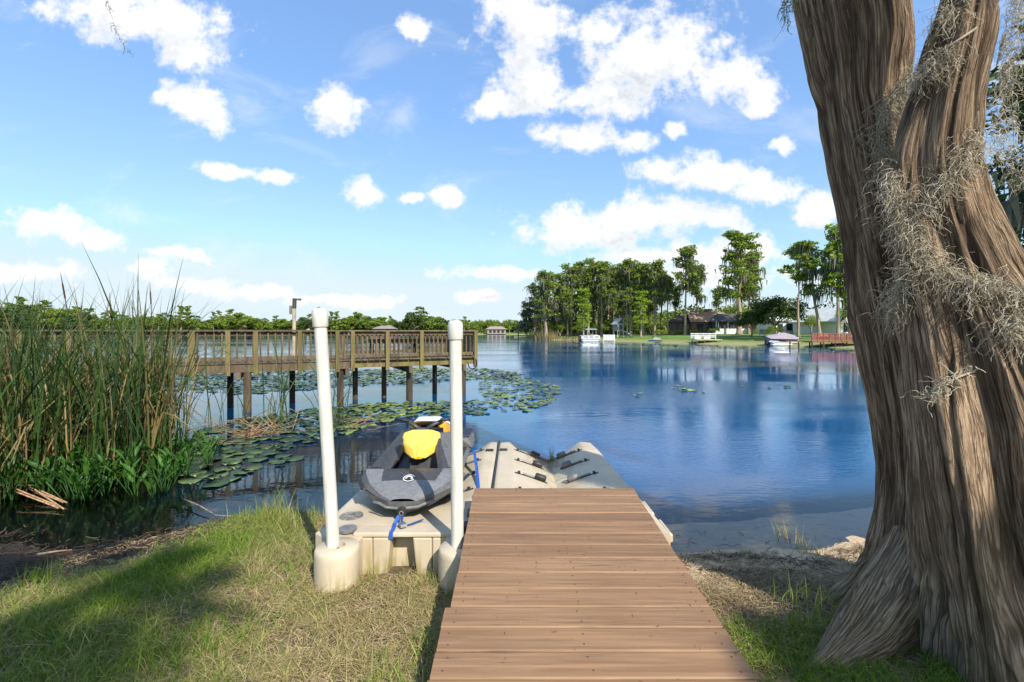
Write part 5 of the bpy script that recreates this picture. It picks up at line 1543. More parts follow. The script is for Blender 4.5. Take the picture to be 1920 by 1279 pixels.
pk = []
while len(pk) < 74:
    px = g.uniform(-20, 440); py = g.uniform(800, 945)
    top = np.interp(px, [0, 100, 250, 330, 440], [880, 870, 840, 850, 880]); bot = np.interp(px, [0, 120, 250, 350, 440], [935, 945, 935, 915, 900])
    if not (top < py < bot): continue
    b_ = G(px, py, 0.0)
    if b_.y < 4.25: continue
    pk.append(b_)
for b_ in pk:
    z0 = max(float(height(b_.x, b_.y)), -0.1)
    t = thing('pickerelweed', (b_.x, b_.y, z0), 'leafy green pickerelweed plant in front of the cattails', 'water plant', PG)
    for k in range(int(g.integers(9, 14))):
        a = g.uniform(0, 2 * PI); tilt = g.uniform(0.05, 0.5); L = g.uniform(0.14, 0.46)
        tip = Vector((math.sin(tilt) * math.cos(a) * L, math.sin(tilt) * math.sin(a) * L, math.cos(tilt) * L))
        st = obj('stalk', STALK, t, (0, 0, 0), tip.to_track_quat('Z', 'Y').to_euler(), (1, 1, L))
        up = g.uniform(0.6, 1.5)
        obj('leaf', LANCE[int(g.integers(0, 10))], t, tip, (up, g.normal(0, 0.25), a - PI / 2 + g.normal(0, .3)), (g.uniform(0.6, 1.05),) * 3)

# ------------------------------------------------------------------ lily pads
def pad_material():
    m, nt, b = new_mat('lily_pad')
    r = nt.attr('rnd').outputs['Fac']; oi = nt.new('ShaderNodeObjectInfo').outputs['Random']
    y = nt.attr('dry').outputs['Fac']
    rr = nt.math('FRACT', nt.math('ADD', r, oi))
    n = nt.noise(nt.pos(), 7, 4, 0.6)
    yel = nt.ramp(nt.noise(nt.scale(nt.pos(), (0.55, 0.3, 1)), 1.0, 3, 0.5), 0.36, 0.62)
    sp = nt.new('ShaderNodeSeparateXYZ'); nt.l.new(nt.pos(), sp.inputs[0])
    yel = nt.math('MULTIPLY', yel, nt.math('MULTIPLY_ADD', nt.ramp(nt.math('MULTIPLY_ADD', sp.outputs[1], 0.25, sp.outputs[0]), -2.4, 0.2), 0.75, 0.25))  # yellower to the right; shade near the reeds put into the colour
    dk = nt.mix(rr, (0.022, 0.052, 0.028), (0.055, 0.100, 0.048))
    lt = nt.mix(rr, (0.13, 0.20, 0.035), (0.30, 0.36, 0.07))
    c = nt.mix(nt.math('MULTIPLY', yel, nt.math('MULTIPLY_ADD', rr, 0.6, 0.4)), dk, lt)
    c = nt.mix(nt.math('MULTIPLY', nt.ramp(n, 0.6, 0.8), 0.4), c, (0.20, 0.14, 0.04))
    nt.put(b.inputs['Base Color'], c); b.inputs['Roughness'].default_value = 0.38
    return m
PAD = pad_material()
def pad_shape(r, n=18, seed=0):
    g = np.random.default_rng(seed)
    notch = 0.16
    ang = np.linspace(notch, 2 * PI - notch, n)
    rr = r * (1 + 0.04 * g.normal(0, 1, n)); z = 0.010 * np.sin(ang * 2 + g.uniform(0, 6)) + 0.006 * g.normal(0, 1, n) + 0.008
    V = [(0.12 * r, 0, 0.0)] + [(rr[i] * math.cos(ang[i]), rr[i] * math.sin(ang[i]), z[i]) for i in range(n)]
    Fc = [(0, i, i + 1) for i in range(1, n)]
    return np.array(V), np.array(Fc)
PADM = []
for k in range(8):
    V_, F_ = pad_shape(0.15, 18, k)
    V2 = V_ - np.array([0, 0, 0.006]); m_ = len(V_)
    rim = np.array([(i, i + m_, i + 1 + m_, i + 1) for i in range(1, m_ - 1)])
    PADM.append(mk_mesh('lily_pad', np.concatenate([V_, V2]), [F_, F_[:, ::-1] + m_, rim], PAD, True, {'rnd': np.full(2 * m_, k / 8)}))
def poly_world(pts): return [G(px, py, 0.0) for px, py in pts]
def inside(x, y, poly):
    c = np.zeros(len(x), bool); n = len(poly); j = n - 1
    for i in range(n):
        xi, yi, xj, yj = poly[i].x, poly[i].y, poly[j].x, poly[j].y
        c ^= ((yi > y) != (yj > y)) & (x < (xj - xi) * (y - yi) / (yj - yi + 1e-12) + xi); j = i
    return c
FIELDS = [  # outline in the photograph turned to lake positions, cover, typical radius
    ([(330, 830), (350, 905), (430, 912), (480, 880), (555, 868), (560, 835), (700, 800), (790, 778), (905, 775), (905, 752), (700, 757), (560, 770), (430, 790)], 14, 0.135),
    ([(905, 752), (800, 760), (800, 782), (905, 778), (1000, 770), (1050, 745), (1045, 725), (985, 708), (930, 700), (900, 715)], 8, 0.12),
    ([(300, 730), (300, 700), (560, 695), (900, 690), (985, 700), (960, 712), (880, 712), (660, 725), (450, 740)], 7.0, 0.16),
    ([(-200, 745), (300, 705), (300, 745), (240, 790), (-200, 790)], 1.6, 0.17),
    ([(1040, 738), (1060, 748), (1280, 742), (1420, 748), (1500, 738), (1480, 722), (1300, 718), (1200, 735)], 0.42, 0.14),
    ([(1000, 640), (1120, 645), (1250, 648), (1420, 654), (1600, 662), (1600, 656), (1420, 650), (1200, 644)], 0.30, 0.22)]
pads = []
g = np.random.default_rng(9)
for (pts, cover, rad) in FIELDS:
    poly = poly_world(pts)
    xs = [p.x for p in poly]; ys = [p.y for p in poly]
    area_box = (max(xs) - min(xs)) * (max(ys) - min(ys))
    n = int(area_box * cover * 4.0)
    n = min(n, 14000)
    x = g.uniform(min(xs), max(xs), n); y = g.uniform(min(ys), max(ys), n)
    k = inside(x, y, poly)
    cl_ = vn.fbm(x * 0.9, y * 0.6, 4.0, 3)
    k &= g.random(n) < np.clip(0.85 + 1.3 * cl_, 0.10, 1)
    x, y = x[k], y[k]
    placed = []
    r = rad * g.uniform(0.45, 1.15, len(x))
    cell = {}
    for i in range(len(x)):
        ok = True; ci, cj = int(x[i] / 0.4), int(y[i] / 0.4)
        for a in (-1, 0, 1):
            for b_ in (-1, 0, 1):
                for (ox, oy, orr) in cell.get((ci + a, cj + b_), []):
                    if (ox - x[i]) ** 2 + (oy - y[i]) ** 2 < (0.62 * (orr + r[i])) ** 2: ok = False
        if ok:
            cell.setdefault((ci, cj), []).append((x[i], y[i], r[i])); pads.append((y[i] / r[i], x[i], y[i], r[i]))
pads.sort()
LPG = 'lily pads floating between the reeds and the pier'
for i, (q, x, y, r) in enumerate(pads[:300]):
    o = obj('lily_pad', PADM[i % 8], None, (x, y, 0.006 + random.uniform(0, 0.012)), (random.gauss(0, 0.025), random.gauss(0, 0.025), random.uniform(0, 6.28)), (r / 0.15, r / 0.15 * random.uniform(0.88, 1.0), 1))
    tag(o, 'round notched green lily pad floating near the dock and pier', 'lily pad', LPG)
Vs = []; Fs = []; Rn = []; nbase = 0
for (q, x, y, r) in pads[300:]:
    V_, F_ = pad_shape(r, 10, int(x * 1000) & 1023)
    a = random.uniform(0, 6.28); c_, s_ = math.cos(a), math.sin(a)
    tx, ty = random.gauss(0, 0.09), random.gauss(0, 0.09)
    X_ = V_[:, 0] * c_ - V_[:, 1] * s_; Y_ = V_[:, 0] * s_ + V_[:, 1] * c_
    Vs.append(np.stack([x + X_, y + Y_, 0.012 + V_[:, 2] + np.abs(X_ * tx + Y_ * ty)], 1)); Fs.append(F_ + nbase); nbase += len(V_); Rn.append(np.full(len(V_), random.random()))
if Vs:
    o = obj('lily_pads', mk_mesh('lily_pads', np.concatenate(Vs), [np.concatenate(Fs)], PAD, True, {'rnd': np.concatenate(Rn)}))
    o.name = 'lily_pad_cover'
    tag(o, 'far carpets of small lily pads on the lake', 'lily pads', None, 'stuff')

# ------------------------------------------------------------------ trees across the water
CYL = mat_leaf('cypress_foliage', (0.075, 0.125, 0.016), (0.27, 0.36, 0.05), 0.22, 0.35, 0.6)
OAKL = mat_leaf('oak_foliage', (0.028, 0.055, 0.014), (0.10, 0.15, 0.03), 0.35, 0.2, 0.5)
BRTL = mat_leaf('bright_foliage', (0.14, 0.24, 0.02), (0.36, 0.48, 0.05), 0.3, 0.4, 0.6)
FARB = mat_basic('tree_bark', (0.36, 0.28, 0.20), 0.9, 0.25, 1.2, stretch=(3, 3, 0.4))
HMOSS = mat_leaf('hanging_moss', (0.10, 0.10, 0.065), (0.22, 0.21, 0.15), 0.5, 0.2, 0.9)
def leaf_quads(C, size, g, flat=0.5):
    n = len(C)
    a = g.normal(0, 1, (n, 3)); a[:, 2] *= flat; a /= np.linalg.norm(a, axis=1)[:, None]
    b = g.normal(0, 1, (n, 3)); b = np.cross(a, b); b /= np.linalg.norm(b, axis=1)[:, None]
    s = size * g.uniform(0.5, 1.3, (n, 1)); t = s * g.uniform(0.35, 0.7, (n, 1))
    V = np.stack([C - a * s, C + b * t, C + a * s, C - b * t], 1).reshape(-1, 3)
    return V
def crown_mesh(name, clumps, per, size, g, mat, flat=0.5):
    P_ = []; Rn = []
    for (c, r, w) in clumps:
        n = max(6, int(per * w))
        d = g.normal(0, 1, (n, 3)); d /= np.linalg.norm(d, axis=1)[:, None]
        q = np.array(c) + d * np.array(r) * (g.random((n, 1)) ** 0.45)
        P_.append(q); Rn.append(np.clip(g.normal(g.uniform(0.2, 0.8), 0.22, n), 0, 1))
    C = np.concatenate(P_); rn = np.concatenate(Rn)
    V = leaf_quads(C, size, g, flat)
    return mk_mesh(name, V, [np.arange(len(V)).reshape(-1, 4)], mat, False, {'rnd': np.repeat(rn, 4)})
def cypress(seed, H, r0, bare, spread, nl, per=46, size=0.30, mat=CYL, flat_top=True, moss=True, lean=0.0):
    """returns meshes (trunk, crown, moss) of a tree H high with its base at the origin"""
    g = np.random.default_rng(seed)
    mb = MB()
    n = 9; pts = []; wob = g.normal(0, 0.012 * H, (n, 2)); wob[0] = 0
    for i in range(n):
        t = i / (n - 1); pts.append(Vector((wob[i, 0] * t + lean * H * t, wob[i, 1] * t, H * 0.97 * t)))
    rad = [r0 * (1.9 if i == 0 else 1.0) * (1 - 0.86 * (i / (n - 1)) ** 1.1) for i in range(n)]
    pts.insert(1, pts[0].lerp(pts[1], 0.25)); rad.insert(1, r0 * 1.15)
    mb.tube(pts, rad, 8)
    clumps = []; ms = []
    def at(z):
        t = z / (0.97 * H); f = min(t * (n - 1), n - 1.001); i = int(f)
        q = pts[1:] if False else [pts[0]] + pts[2:]
        return q[i].lerp(q[i + 1], f - i)
    for k in range(nl):
        t = bare + (1 - bare) * ((k + g.random()) / nl) ** 0.9
        z = H * t * 0.96
        ln = spread * (1 - 0.55 * ((t - bare) / (1 - bare)) ** 2.2) * g.uniform(0.45, 1.1)
        if t < bare + 0.15: ln *= 0.75
        a = k * 2.4 + g.normal(0, 0.5)
        p0 = at(z); up = g.uniform(0.05, 0.35) * ln
        p1 = p0 + Vector((math.cos(a) * ln, math.sin(a) * ln, up))
        pm = p0.lerp(p1, 0.5) + Vector((0, 0, g.normal(0, 0.06) * ln + 0.08 * ln))
        mb.tube([p0, pm, p1], [r0 * 0.26 * (1 - .5 * t), r0 * 0.16 * (1 - .5 * t), 0.02], 5, False)
        for f in (0.45, 0.75, 1.0):
            c = p0.lerp(p1, f) + Vector(g.normal(0, 0.12 * ln, 3)); c.z += 0.2
            rr = g.uniform(0.65, 1.2) * (0.055 * H) * (0.8 + 0.35 * f)
            clumps.append((c, (rr * 1.15, rr * 1.15, rr * 0.50), rr * rr * 0.9))
            if moss and g.random() < 0.6: ms.append((c - Vector((0, 0, rr * 0.3)), rr))
    top = at(H * 0.95)
    for k in range(5):
        rr = 0.06 * H * g.uniform(0.7, 1.1); clumps.append((top + Vector(tuple(g.normal(0, rr * 0.8, 2)) + (g.normal(0, rr * 0.35) - rr * .2,)), (rr, rr, rr * 0.55), rr * rr))
    trunk = mb.mesh('trunk', FARB, True)
    crown = crown_mesh('crown', clumps, per, size, g, mat)
    mm = None
    if moss and ms:
        q = []; 
        for (c, rr) in ms:
            for j in range(10): q.append(np.array(c) + np.append(g.normal(0, rr * 0.6, 2), 0))
        q = np.array(q); L = g.uniform(0.5, 1.9, len(q)); w = g.uniform(0.05, 0.13, len(q)); a = g.uniform(0, PI, len(q))
        sd_ = np.stack([np.cos(a) * w, np.sin(a) * w, 0 * a], 1); dn = np.stack([g.normal(0, .1, len(q)), g.normal(0, .1, len(q)), -L], 1)
        V = np.stack([q - sd_, q + sd_, q + sd_ * 0.3 + dn, q - sd_ * 0.3 + dn], 1).reshape(-1, 3)
        mm = mk_mesh('moss', V, [np.arange(len(V)).reshape(-1, 4)], HMOSS, False, {'rnd': np.repeat(g.random(len(q)), 4)})
    return trunk, crown, mm
def broadleaf(seed, H, W, mat, per=60, size=0.28, trunk_h=0.25, nclump=34, zc=0.52, zr=0.42):
    g = np.random.default_rng(seed); mb = MB(); clumps = []
    mb.tube([(0, 0, -0.3), (0, 0, H * 0.12), (0.02 * H, 0, H * trunk_h)], [0.045 * H, 0.033 * H, 0.028 * H], 9)
    for k in range(nclump):
        d = g.normal(0, 1, 3); d /= np.linalg.norm(d); d[2] = abs(d[2]) * 1.0 - 0.25
        f = g.random() ** 0.4
        c = Vector((d[0] * W * 0.5 * f, d[1] * W * 0.5 * f, H * zc + d[2] * H * zr * f))
        rr = g.uniform(0.09, 0.17) * W
        clumps.append((c, (rr, rr, rr * 0.72), rr * rr * 0.9))
        if k < 12: mb.tube([(0.02 * H, 0, H * trunk_h), Vector((0.02 * H, 0, H * trunk_h)).lerp(c, 0.5) + Vector((0, 0, 0.04 * H)), c], [0.018 * H, 0.011 * H, 0.004 * H], 5, False)
    return mb.mesh('trunk', FARB, True), crown_mesh('crown', clumps, per, size, g, mat, 0.8), None
def plant(name, meshes, loc, rz, sc, label, cat='tree', group=None, tilt=(0, 0)):
    t = thing(name, loc, label, cat, group); t.rotation_euler = (tilt[0], tilt[1], rz); t.scale = sc if isinstance(sc, tuple) else (sc,) * 3
    obj('trunk', meshes[0], t); obj('crown', meshes[1], t)['kind'] = 'stuff'
    if meshes[2] is not None: obj('hanging_moss', meshes[2], t)['kind'] = 'stuff'
    return t
CVAR = [(cypress(201, 16, 0.32, 0.35, 3.0, 22), 16), (cypress(202, 16, 0.28, 0.50, 2.3, 17), 16), (cypress(203, 16, 0.36, 0.28, 3.4, 26), 16), (cypress(204, 16, 0.26, 0.58, 2.0, 13), 16), (cypress(205, 16, 0.30, 0.42, 2.6, 20), 16)]
CBRT = (cypress(211, 14, 0.26, 0.22, 2.4, 24, mat=BRTL, moss=False), 14)
CDRK = (cypress(212, 16, 0.34, 0.16, 3.4, 30, mat=OAKL), 16)
CTALL = (cypress(213, 18, 0.42, 0.33, 3.5, 30, per=56), 18)
CTHIN = (cypress(214, 18, 0.26, 0.48, 2.5, 17), 18)
CUMB = (cypress(215, 15, 0.22, 0.60, 3.0, 14, per=54, moss=False), 15)
CLEAN = (cypress(216, 15, 0.26, 0.42, 2.8, 18, lean=-0.14, per=54), 15)
CFLAT = (cypress(217, 17, 0.26, 0.40, 2.3, 20, mat=BRTL, per=54), 17)
RGRP = 'cypresses crowded on the point across the lake'
RLAB = 'mossy cypress in the dense stand on the right shore point'
def on_shore(px, ty, Y, var, label=RLAB, grp=RGRP, seed=0, wide=1.0, name='cypress_tree'):
    x = (px - 960) / F * Y; z = right_z(x, Y) - 0.05
    H = CAMZ + (HOR - ty) / F * Y - z
    k = H / var[1]
    plant(name, var[0], (x, Y, z), random.uniform(0, 6.28) if var is not CLEAN else 0, (k * wide, k * wide, k), label, 'tree', grp)
random.seed(41)
on_shore(988, 566, 113, CDRK, 'low dark tree at the left tip of the right shore point', None)
on_shore(1003, 532, 110, CDRK, 'dark bushy cypress second from the tip of the point', None)
on_shore(1024, 508, 101, CVAR[2], 'mossy cypress with a pale bare trunk at the shore tip', None, wide=1.1)
for (px, ty, Y, v) in [(1012, 545, 118, 2), (1042, 512, 112, 2), (1056, 530, 119, 0), (1072, 496, 106, 0), (1088, 490, 112, 2), (1103, 500, 101, 4), (1118, 486, 104, 0), (1128, 492, 99, 1), (1140, 500, 110, 4), (1155, 498, 116, 2),
                       (1150, 540, 96, 3), (1167, 492, 102, 0), (1183, 486, 98, 2), (1192, 500, 108, 4), (1206, 492, 96, 1), (1216, 500, 103, 0), (1228, 489, 93, 4), (1240, 506, 99, 1), (1252, 516, 92, 3), (1176, 540, 91, 3), (1064, 548, 100, 4), (1030, 560, 121, 2), (1135, 520, 120, 2), (1100, 525, 122, 2), (1185, 520, 118, 2), (1215, 530, 114, 0)]:
    on_shore(px, ty, Y, CVAR[v])
on_shore(1094, 540, 94, CBRT, 'bright lime green young cypress in front of the dense stand', None)
on_shore(1202, 545, 88, CBRT, 'smaller yellow green cypress by the beach', None)
on_shore(1285, 462, 87, CTHIN, 'tall thin cypress with a forked ragged top left of the tallest tree', None)
on_shore(1307, 497, 92, CVAR[1], 'mossy cypress just right of the thin ragged cypress', None)
on_shore(1268, 535, 97, CVAR[3], 'slim short cypress left of the thin ragged cypress', None)
on_shore(1345, 536, 104, CVAR[3], 'thin pine like tree behind the brown roofed house', None)
on_shore(1386, 435, 80, CTALL, 'tallest shaggy cypress in the middle of the right shore', None)
on_shore(1404, 474, 84, CVAR[4], 'narrow cypress touching the tallest one on its right', None)
on_shore(1497, 456, 65, CUMB, 'umbrella topped cypress with a bare straight trunk', None)
on_shore(1538, 452, 60.5, CLEAN, 'dark trunked cypress leaning left in front of the white house', None)
on_shore(1572, 421, 58, CFLAT, 'bright layered cypress beside the white gable', None)
on_shore(1602, 470, 62, CVAR[2], 'dark mossy cypress partly behind the big foreground trunk', None)
on_shore(1594, 452, 57, CVAR[3], 'pale bare trunk cypress nearest the big foreground trunk', None)
on_shore(1606, 500, 54, CVAR[3], 'second pale trunk cypress nearest the big foreground trunk', None)
OAK = broadleaf(301, 10, 11, OAKL, 74, 0.26, 0.22, 44)
def bl(px, ty, Y, var, H0, label, grp=None, wide=1.0, name='oak_tree'):
    x = (px - 960) / F * Y; z = right_z(x, Y); k = (CAMZ + (HOR - ty) / F * Y - z) / H0
    plant(name, var, (x, Y, z), random.uniform(0, 6.28), (k * wide, k * wide, k), label, 'tree', grp)
bl(1452, 545, 70, OAK, 10, 'broad dark live oak shading the lawn', None, 1.05)
bl(1410, 575, 72, OAK, 10, 'lower dark oak left of the broad live oak', None, 0.95)
BUSH = broadleaf(302, 8, 8, BRTL, 60, 0.24, 0.15, 26)
BUSHD = broadleaf(303, 8, 8.5, CYL, 60, 0.24, 0.18, 28)
BG = 'leafy trees behind the houses on the right shore'
for i, (px, ty, Y) in enumerate([(1222, 590, 125), (1240, 575, 128), (1262, 578, 126), (1280, 572, 130), (1300, 580, 126), (1322, 570, 130), (1338, 575, 124), (1360, 565, 120), (1378, 560, 118), (1418, 560, 110), (1500, 585, 98), (1520, 580, 100), (1600, 560, 84), (1615, 545, 80), (1590, 575, 86), (1470, 580, 100), (1640, 540, 90), (1680, 540, 90)]):
    bl(px, ty, Y, BUSH if i % 3 == 0 else BUSHD, 8, 'leafy background tree rising behind the houses', BG, 1.0, 'leafy_tree')
bl(1592, 560, 71, BUSH, 8, 'bright bush tree at the right corner of the white house', None, 0.8, 'leafy_tree')
bl(1521, 585, 74, BUSHD, 8, 'small leafy tree left of the white house', None, 0.8, 'leafy_tree')
bl(1238, 616, 86, BUSHD, 8, 'round dark shrub on the lawn beside the beach', None, 1.6, 'shrub')
bl(1340, 612, 84, BUSHD, 8, 'shrub in front of the brown roofed house', None, 1.3, 'shrub')
bl(1453, 606, 63, BUSHD, 8, 'small round tree standing before the live oak', None, 0.9, 'leafy_tree')
SHG = 'undergrowth shrubs beneath the cypress stand'
for (px, ty, Y) in [(1010, 600, 116), (1030, 596, 112), (1050, 604, 106), (1068, 598, 108), (1085, 606, 103), (1105, 600, 104), (1122, 604, 101), (1142, 600, 104), (1160, 602, 106), (1180, 606, 102), (1200, 603, 104), (1222, 604, 100)]:
    bl(px, ty, Y, BUSHD, 8, 'dark undergrowth shrub under the cypress stand', SHG, 1.7, 'shrub')

# far shore: single trees along the water, a wood behind them
FV = [(broadleaf(320 + k, 12, 10 + k, (CYL, CYL, CYL, OAKL)[k], 46, 0.55, 0.2, 34, 0.38, 0.55), 12) for k in range(4)] + [(cypress(330 + k, 13, 0.26, 0.30, 2.6, 15, per=22, size=0.50, moss=False), 13) for k in range(2)]
FG = 'trees along the far shore beyond the pier'
rnd2 = random.Random(8)
def tops(px): return float(np.interp(px, [-260, 0, 60, 130, 180, 320, 340, 390, 440, 475, 520, 570, 620, 700, 745, 790, 835, 855, 880, 930, 985], [560, 560, 566, 562, 585, 582, 578, 590, 576, 592, 590, 585, 578, 584, 590, 580, 590, 598, 600, 598, 596]))
px = -280
while px < 992:
    Y = rnd2.uniform(303, 322); x = (px - 960) / F * Y; z = 0.4
    H = CAMZ + (HOR - tops(px) - 5 - rnd2.choice([rnd2.uniform(-12, -4), rnd2.uniform(-4, 2), rnd2.uniform(0, 5)])) / F * Y - z
    v = FV[rnd2.choice([0, 1, 1, 2, 3, 4, 4, 5, 5])]
    k = H / v[1]; w_ = rnd2.uniform(0.75, 1.35)
    plant('far_tree', v[0], (x, Y, z), rnd2.uniform(0, 6.28), (k * w_, k * w_, k), 'leafy tree in the tree line on the far shore', 'tree', FG)
    px += rnd2.uniform(8, 13)
def woods(name, pts, n, hmin, hmax, mat, label, size=0.7, seed=1):
    g = np.random.default_rng(seed); cl_ = []
    pts = np.array(pts, float); ts = g.uniform(0, len(pts) - 1, n)
    for t in ts:
        x = np.interp(t, range(len(pts)), pts[:, 0]) + g.normal(0, 3); y = np.interp(t, range(len(pts)), pts[:, 1]) + g.uniform(0, 14); h = g.uniform(hmin, hmax)
        for q in range(3):
            rr = g.uniform(1.6, 3.2); cl_.append(((x + g.normal(0, 1.5), y + g.normal(0, 1.5), h * (0.2 + 0.35 * q)), (rr, rr, rr), rr * rr * 0.4))
    return tag(obj(name, crown_mesh(name, cl_, 26, size, g, mat, 0.8)), label, 'wood', None, 'stuff')
woods('far_wood', [(-560, 330), (-300, 318), (-120, 322), (40, 330), (160, 350)], 800, 5, 9.5, CYL, 'deep woods filling in behind the far shore trees', 0.75, 3)
woods('right_wood', [(8, 132), (22, 126), (34, 124), (55, 116), (75, 108), (100, 90)], 150, 4, 8.0, OAKL, 'dim woods behind the stand and houses on the right shore', 0.5, 4)
woods('right_wood', [(22, 106), (34, 104), (46, 100), (58, 92)], 60, 2.5, 5.5, CYL, 'green thicket close behind the right shore houses', 0.4, 6)
REEDT = mat_leaf('shore_reed', (0.20, 0.17, 0.07), (0.44, 0.36, 0.17), 0.6, 0.2, 0.8)
def shore_reeds(name, line, n, h, label, seed, w=0.06):
    g = np.random.default_rng(seed); line = np.array(line, float); t = g.uniform(0, len(line) - 1, n)
    x = np.interp(t, range(len(line)), line[:, 0]) + g.normal(0, 0.5, n); y = np.interp(t, range(len(line)), line[:, 1]) + g.normal(0, 0.8, n)
    o = blades(name, np.stack([x, y, 0 * x], 1), h * g.uniform(0.4, 1.1, n), g.uniform(0.05, 0.5, n), w * g.uniform(.6, 1.3, n), g.random(n), np.zeros(n), seed, 2, REEDT)
    return tag(o, label, 'reeds', None, 'stuff')
shore_reeds('far_reeds', [(-420, 299), (-300, 295), (-120, 299), (-60, 295), (-40, 292)], 2600, 1.6, 'tan reed fringe at the foot of the far shore trees', 61, 0.22)
shore_reeds('shore_reeds', [(4.5, 107.5), (6.5, 103), (9, 98.5)], 420, 2.6, 'tan reeds at the tip of the right shore point', 62, 0.05)
shore_reeds('shore_reeds', [(10, 96), (14, 91.5), (17, 88)], 260, 1.2, 'low reeds along the cypress stand waterline', 63, 0.05)

# ------------------------------------------------------------------ houses
GLASS = mat_basic('window_pane', (0.03, 0.04, 0.05), 0.1, 0.1, 2)
SHNG = mat_basic('dark_shingle', (0.085, 0.08, 0.08), 0.9, 0.2, 3, bump=0.5, bscale=12)
BSHN = mat_basic('brown_shingle', (0.34, 0.22, 0.15), 0.9, 0.15, 3, bump=0.5, bscale=12)
BRK = mat_basic('brown_brick', (0.22, 0.12, 0.08), 0.9, 0.2, 5, bump=0.4, bscale=20)
WSTU = mat_basic('white_siding', (0.78, 0.78, 0.76), 0.7, 0.05, 3, bump=0.2, bscale=10)
MTRF = mat_basic('pale_metal_roof', (0.60, 0.62, 0.58), 0.4, 0.06, 2)
DTRM = mat_basic('dark_trim', (0.06, 0.065, 0.07), 0.7, 0.1)
WTRM = mat_basic('white_trim', (0.80, 0.80, 0.78), 0.6, 0.04)
def house_frame(px, Y, yaw, label, name='house'):
    x = (px - 960) / F * Y; z = right_z(x, Y) if Y < 200 else 0.45
    t = thing(name, (x, Y, z), label, 'house'); t.rotation_euler = (0, 0, yaw)
    return t
def hp(mb, name, mat, t, **kw): return mb.build(name, mat, t, world=False, **kw)
def window(t, c, w, h, frame=WTRM, pane=GLASS):
    mb = MB(); x, y, z = c; f = 0.10
    mb.box((x, y, z + h / 2), (w + 2 * f, 0.10, f)); mb.box((x, y, z - h / 2), (w + 2 * f, 0.10, f)); mb.box((x - w / 2, y, z), (f, 0.098, h - f)); mb.box((x + w / 2, y, z), (f, 0.098, h - f)); mb.box((x, y, z), (f * .6, 0.09, h - f))
    fr = hp(mb, 'window', frame, t)
    mb = MB(); mb.box((x, y + 0.03, z), (w - f, 0.04, h - f)); pn = mb.build('pane', pane, fr, world=False)
def hip(mb, w, d, z0, h, ov=0.5, ridge=0.4):
    a, b_ = w / 2 + ov, d / 2 + ov; r = w / 2 * ridge
    mb.add([(-a, -b_, z0), (a, -b_, z0), (a, b_, z0), (-a, b_, z0), (-r, 0, z0 + h), (r, 0, z0 + h)], [(0, 1, 5, 4), (1, 2, 5), (2, 3, 4, 5), (3, 0, 4), (3, 2, 1, 0)]); return mb
def gable_x(mb, w, d, z0, h, ov=0.45, th=0.12):
    """roof with its ridge along x"""
    a, b_ = w / 2 + ov, d / 2 + ov
    mb.prism([(-a, -b_, z0 - h * ov / (d / 2)), (-a, 0, z0 + h), (-a, b_, z0 - h * ov / (d / 2)), (-a, b_, z0 - h * ov / (d / 2) + th), (-a, 0, z0 + h + th * 1.2), (-a, -b_, z0 - h * ov / (d / 2) + th)], (2 * a, 0, 0)); return mb
# dark hip roofed wing
t = house_frame(1283, 96, R(-14), 'low house with a dark hip roof behind the yellow hedge')
mb = MB(); mb.box((0, 0, 1.2), (6.4, 6, 2.5)); hp(mb, 'wall', BRK, t)
mb = MB(); hip(mb, 6.4, 6, 2.45, 1.5); hp(mb, 'roof', SHNG, t)
for x in (-2.1, 0, 2.1): window(t, (x, -3.03, 1.3), 1.3, 1.2, DTRM)
# brown gable roofed house
t = house_frame(1322, 93, R(-10), 'brown house with a tan shingle roof and chimney')
mb = MB(); mb.box((0, 0, 1.3), (6.2, 6, 2.7)); hp(mb, 'wall', BRK, t)
mb = MB(); gable_x(mb, 6.2, 6, 2.6, 1.7); rf = hp(mb, 'roof', BSHN, t)
mb = MB(); mb.box((0.6, 0.4, 4.6), (1.2, 0.8, 1.0)); mb.build('chimney', BRK, rf, world=False)
for x in (-1.6, 1.4): window(t, (x, -3.03, 1.4), 1.3, 1.2, DTRM)
mb = MB(); mb.box((0, -3.04, 1.05), (0.9, 0.08, 2.1)); hp(mb, 'door', DTRM, t)
# dark roofed screened wing with a white wall
t = house_frame(1362, 91, R(-6), 'dark roofed wing with a low white wall beside the oak')
mb = MB(); mb.box((0, 0, 1.2), (7.0, 5, 2.4)); hp(mb, 'wall', mat_basic('screen_dark', (0.05, 0.05, 0.05), 0.8), t)
mb = MB(); hip(mb, 7.0, 5, 2.4, 1.6, 0.6, 0.5); hp(mb, 'roof', SHNG, t)
mb = MB(); mb.box((0.4, -2.9, 0.5), (7.2, 0.18, 1.0)); hp(mb, 'garden_wall', WSTU, t)
for x in (-2.4, -0.6, 1.2, 3.0): mb = MB(); mb.box((x, -2.55, 1.2), (0.12, 0.12, 2.4)); hp(mb, 'porch_post', WTRM, t)
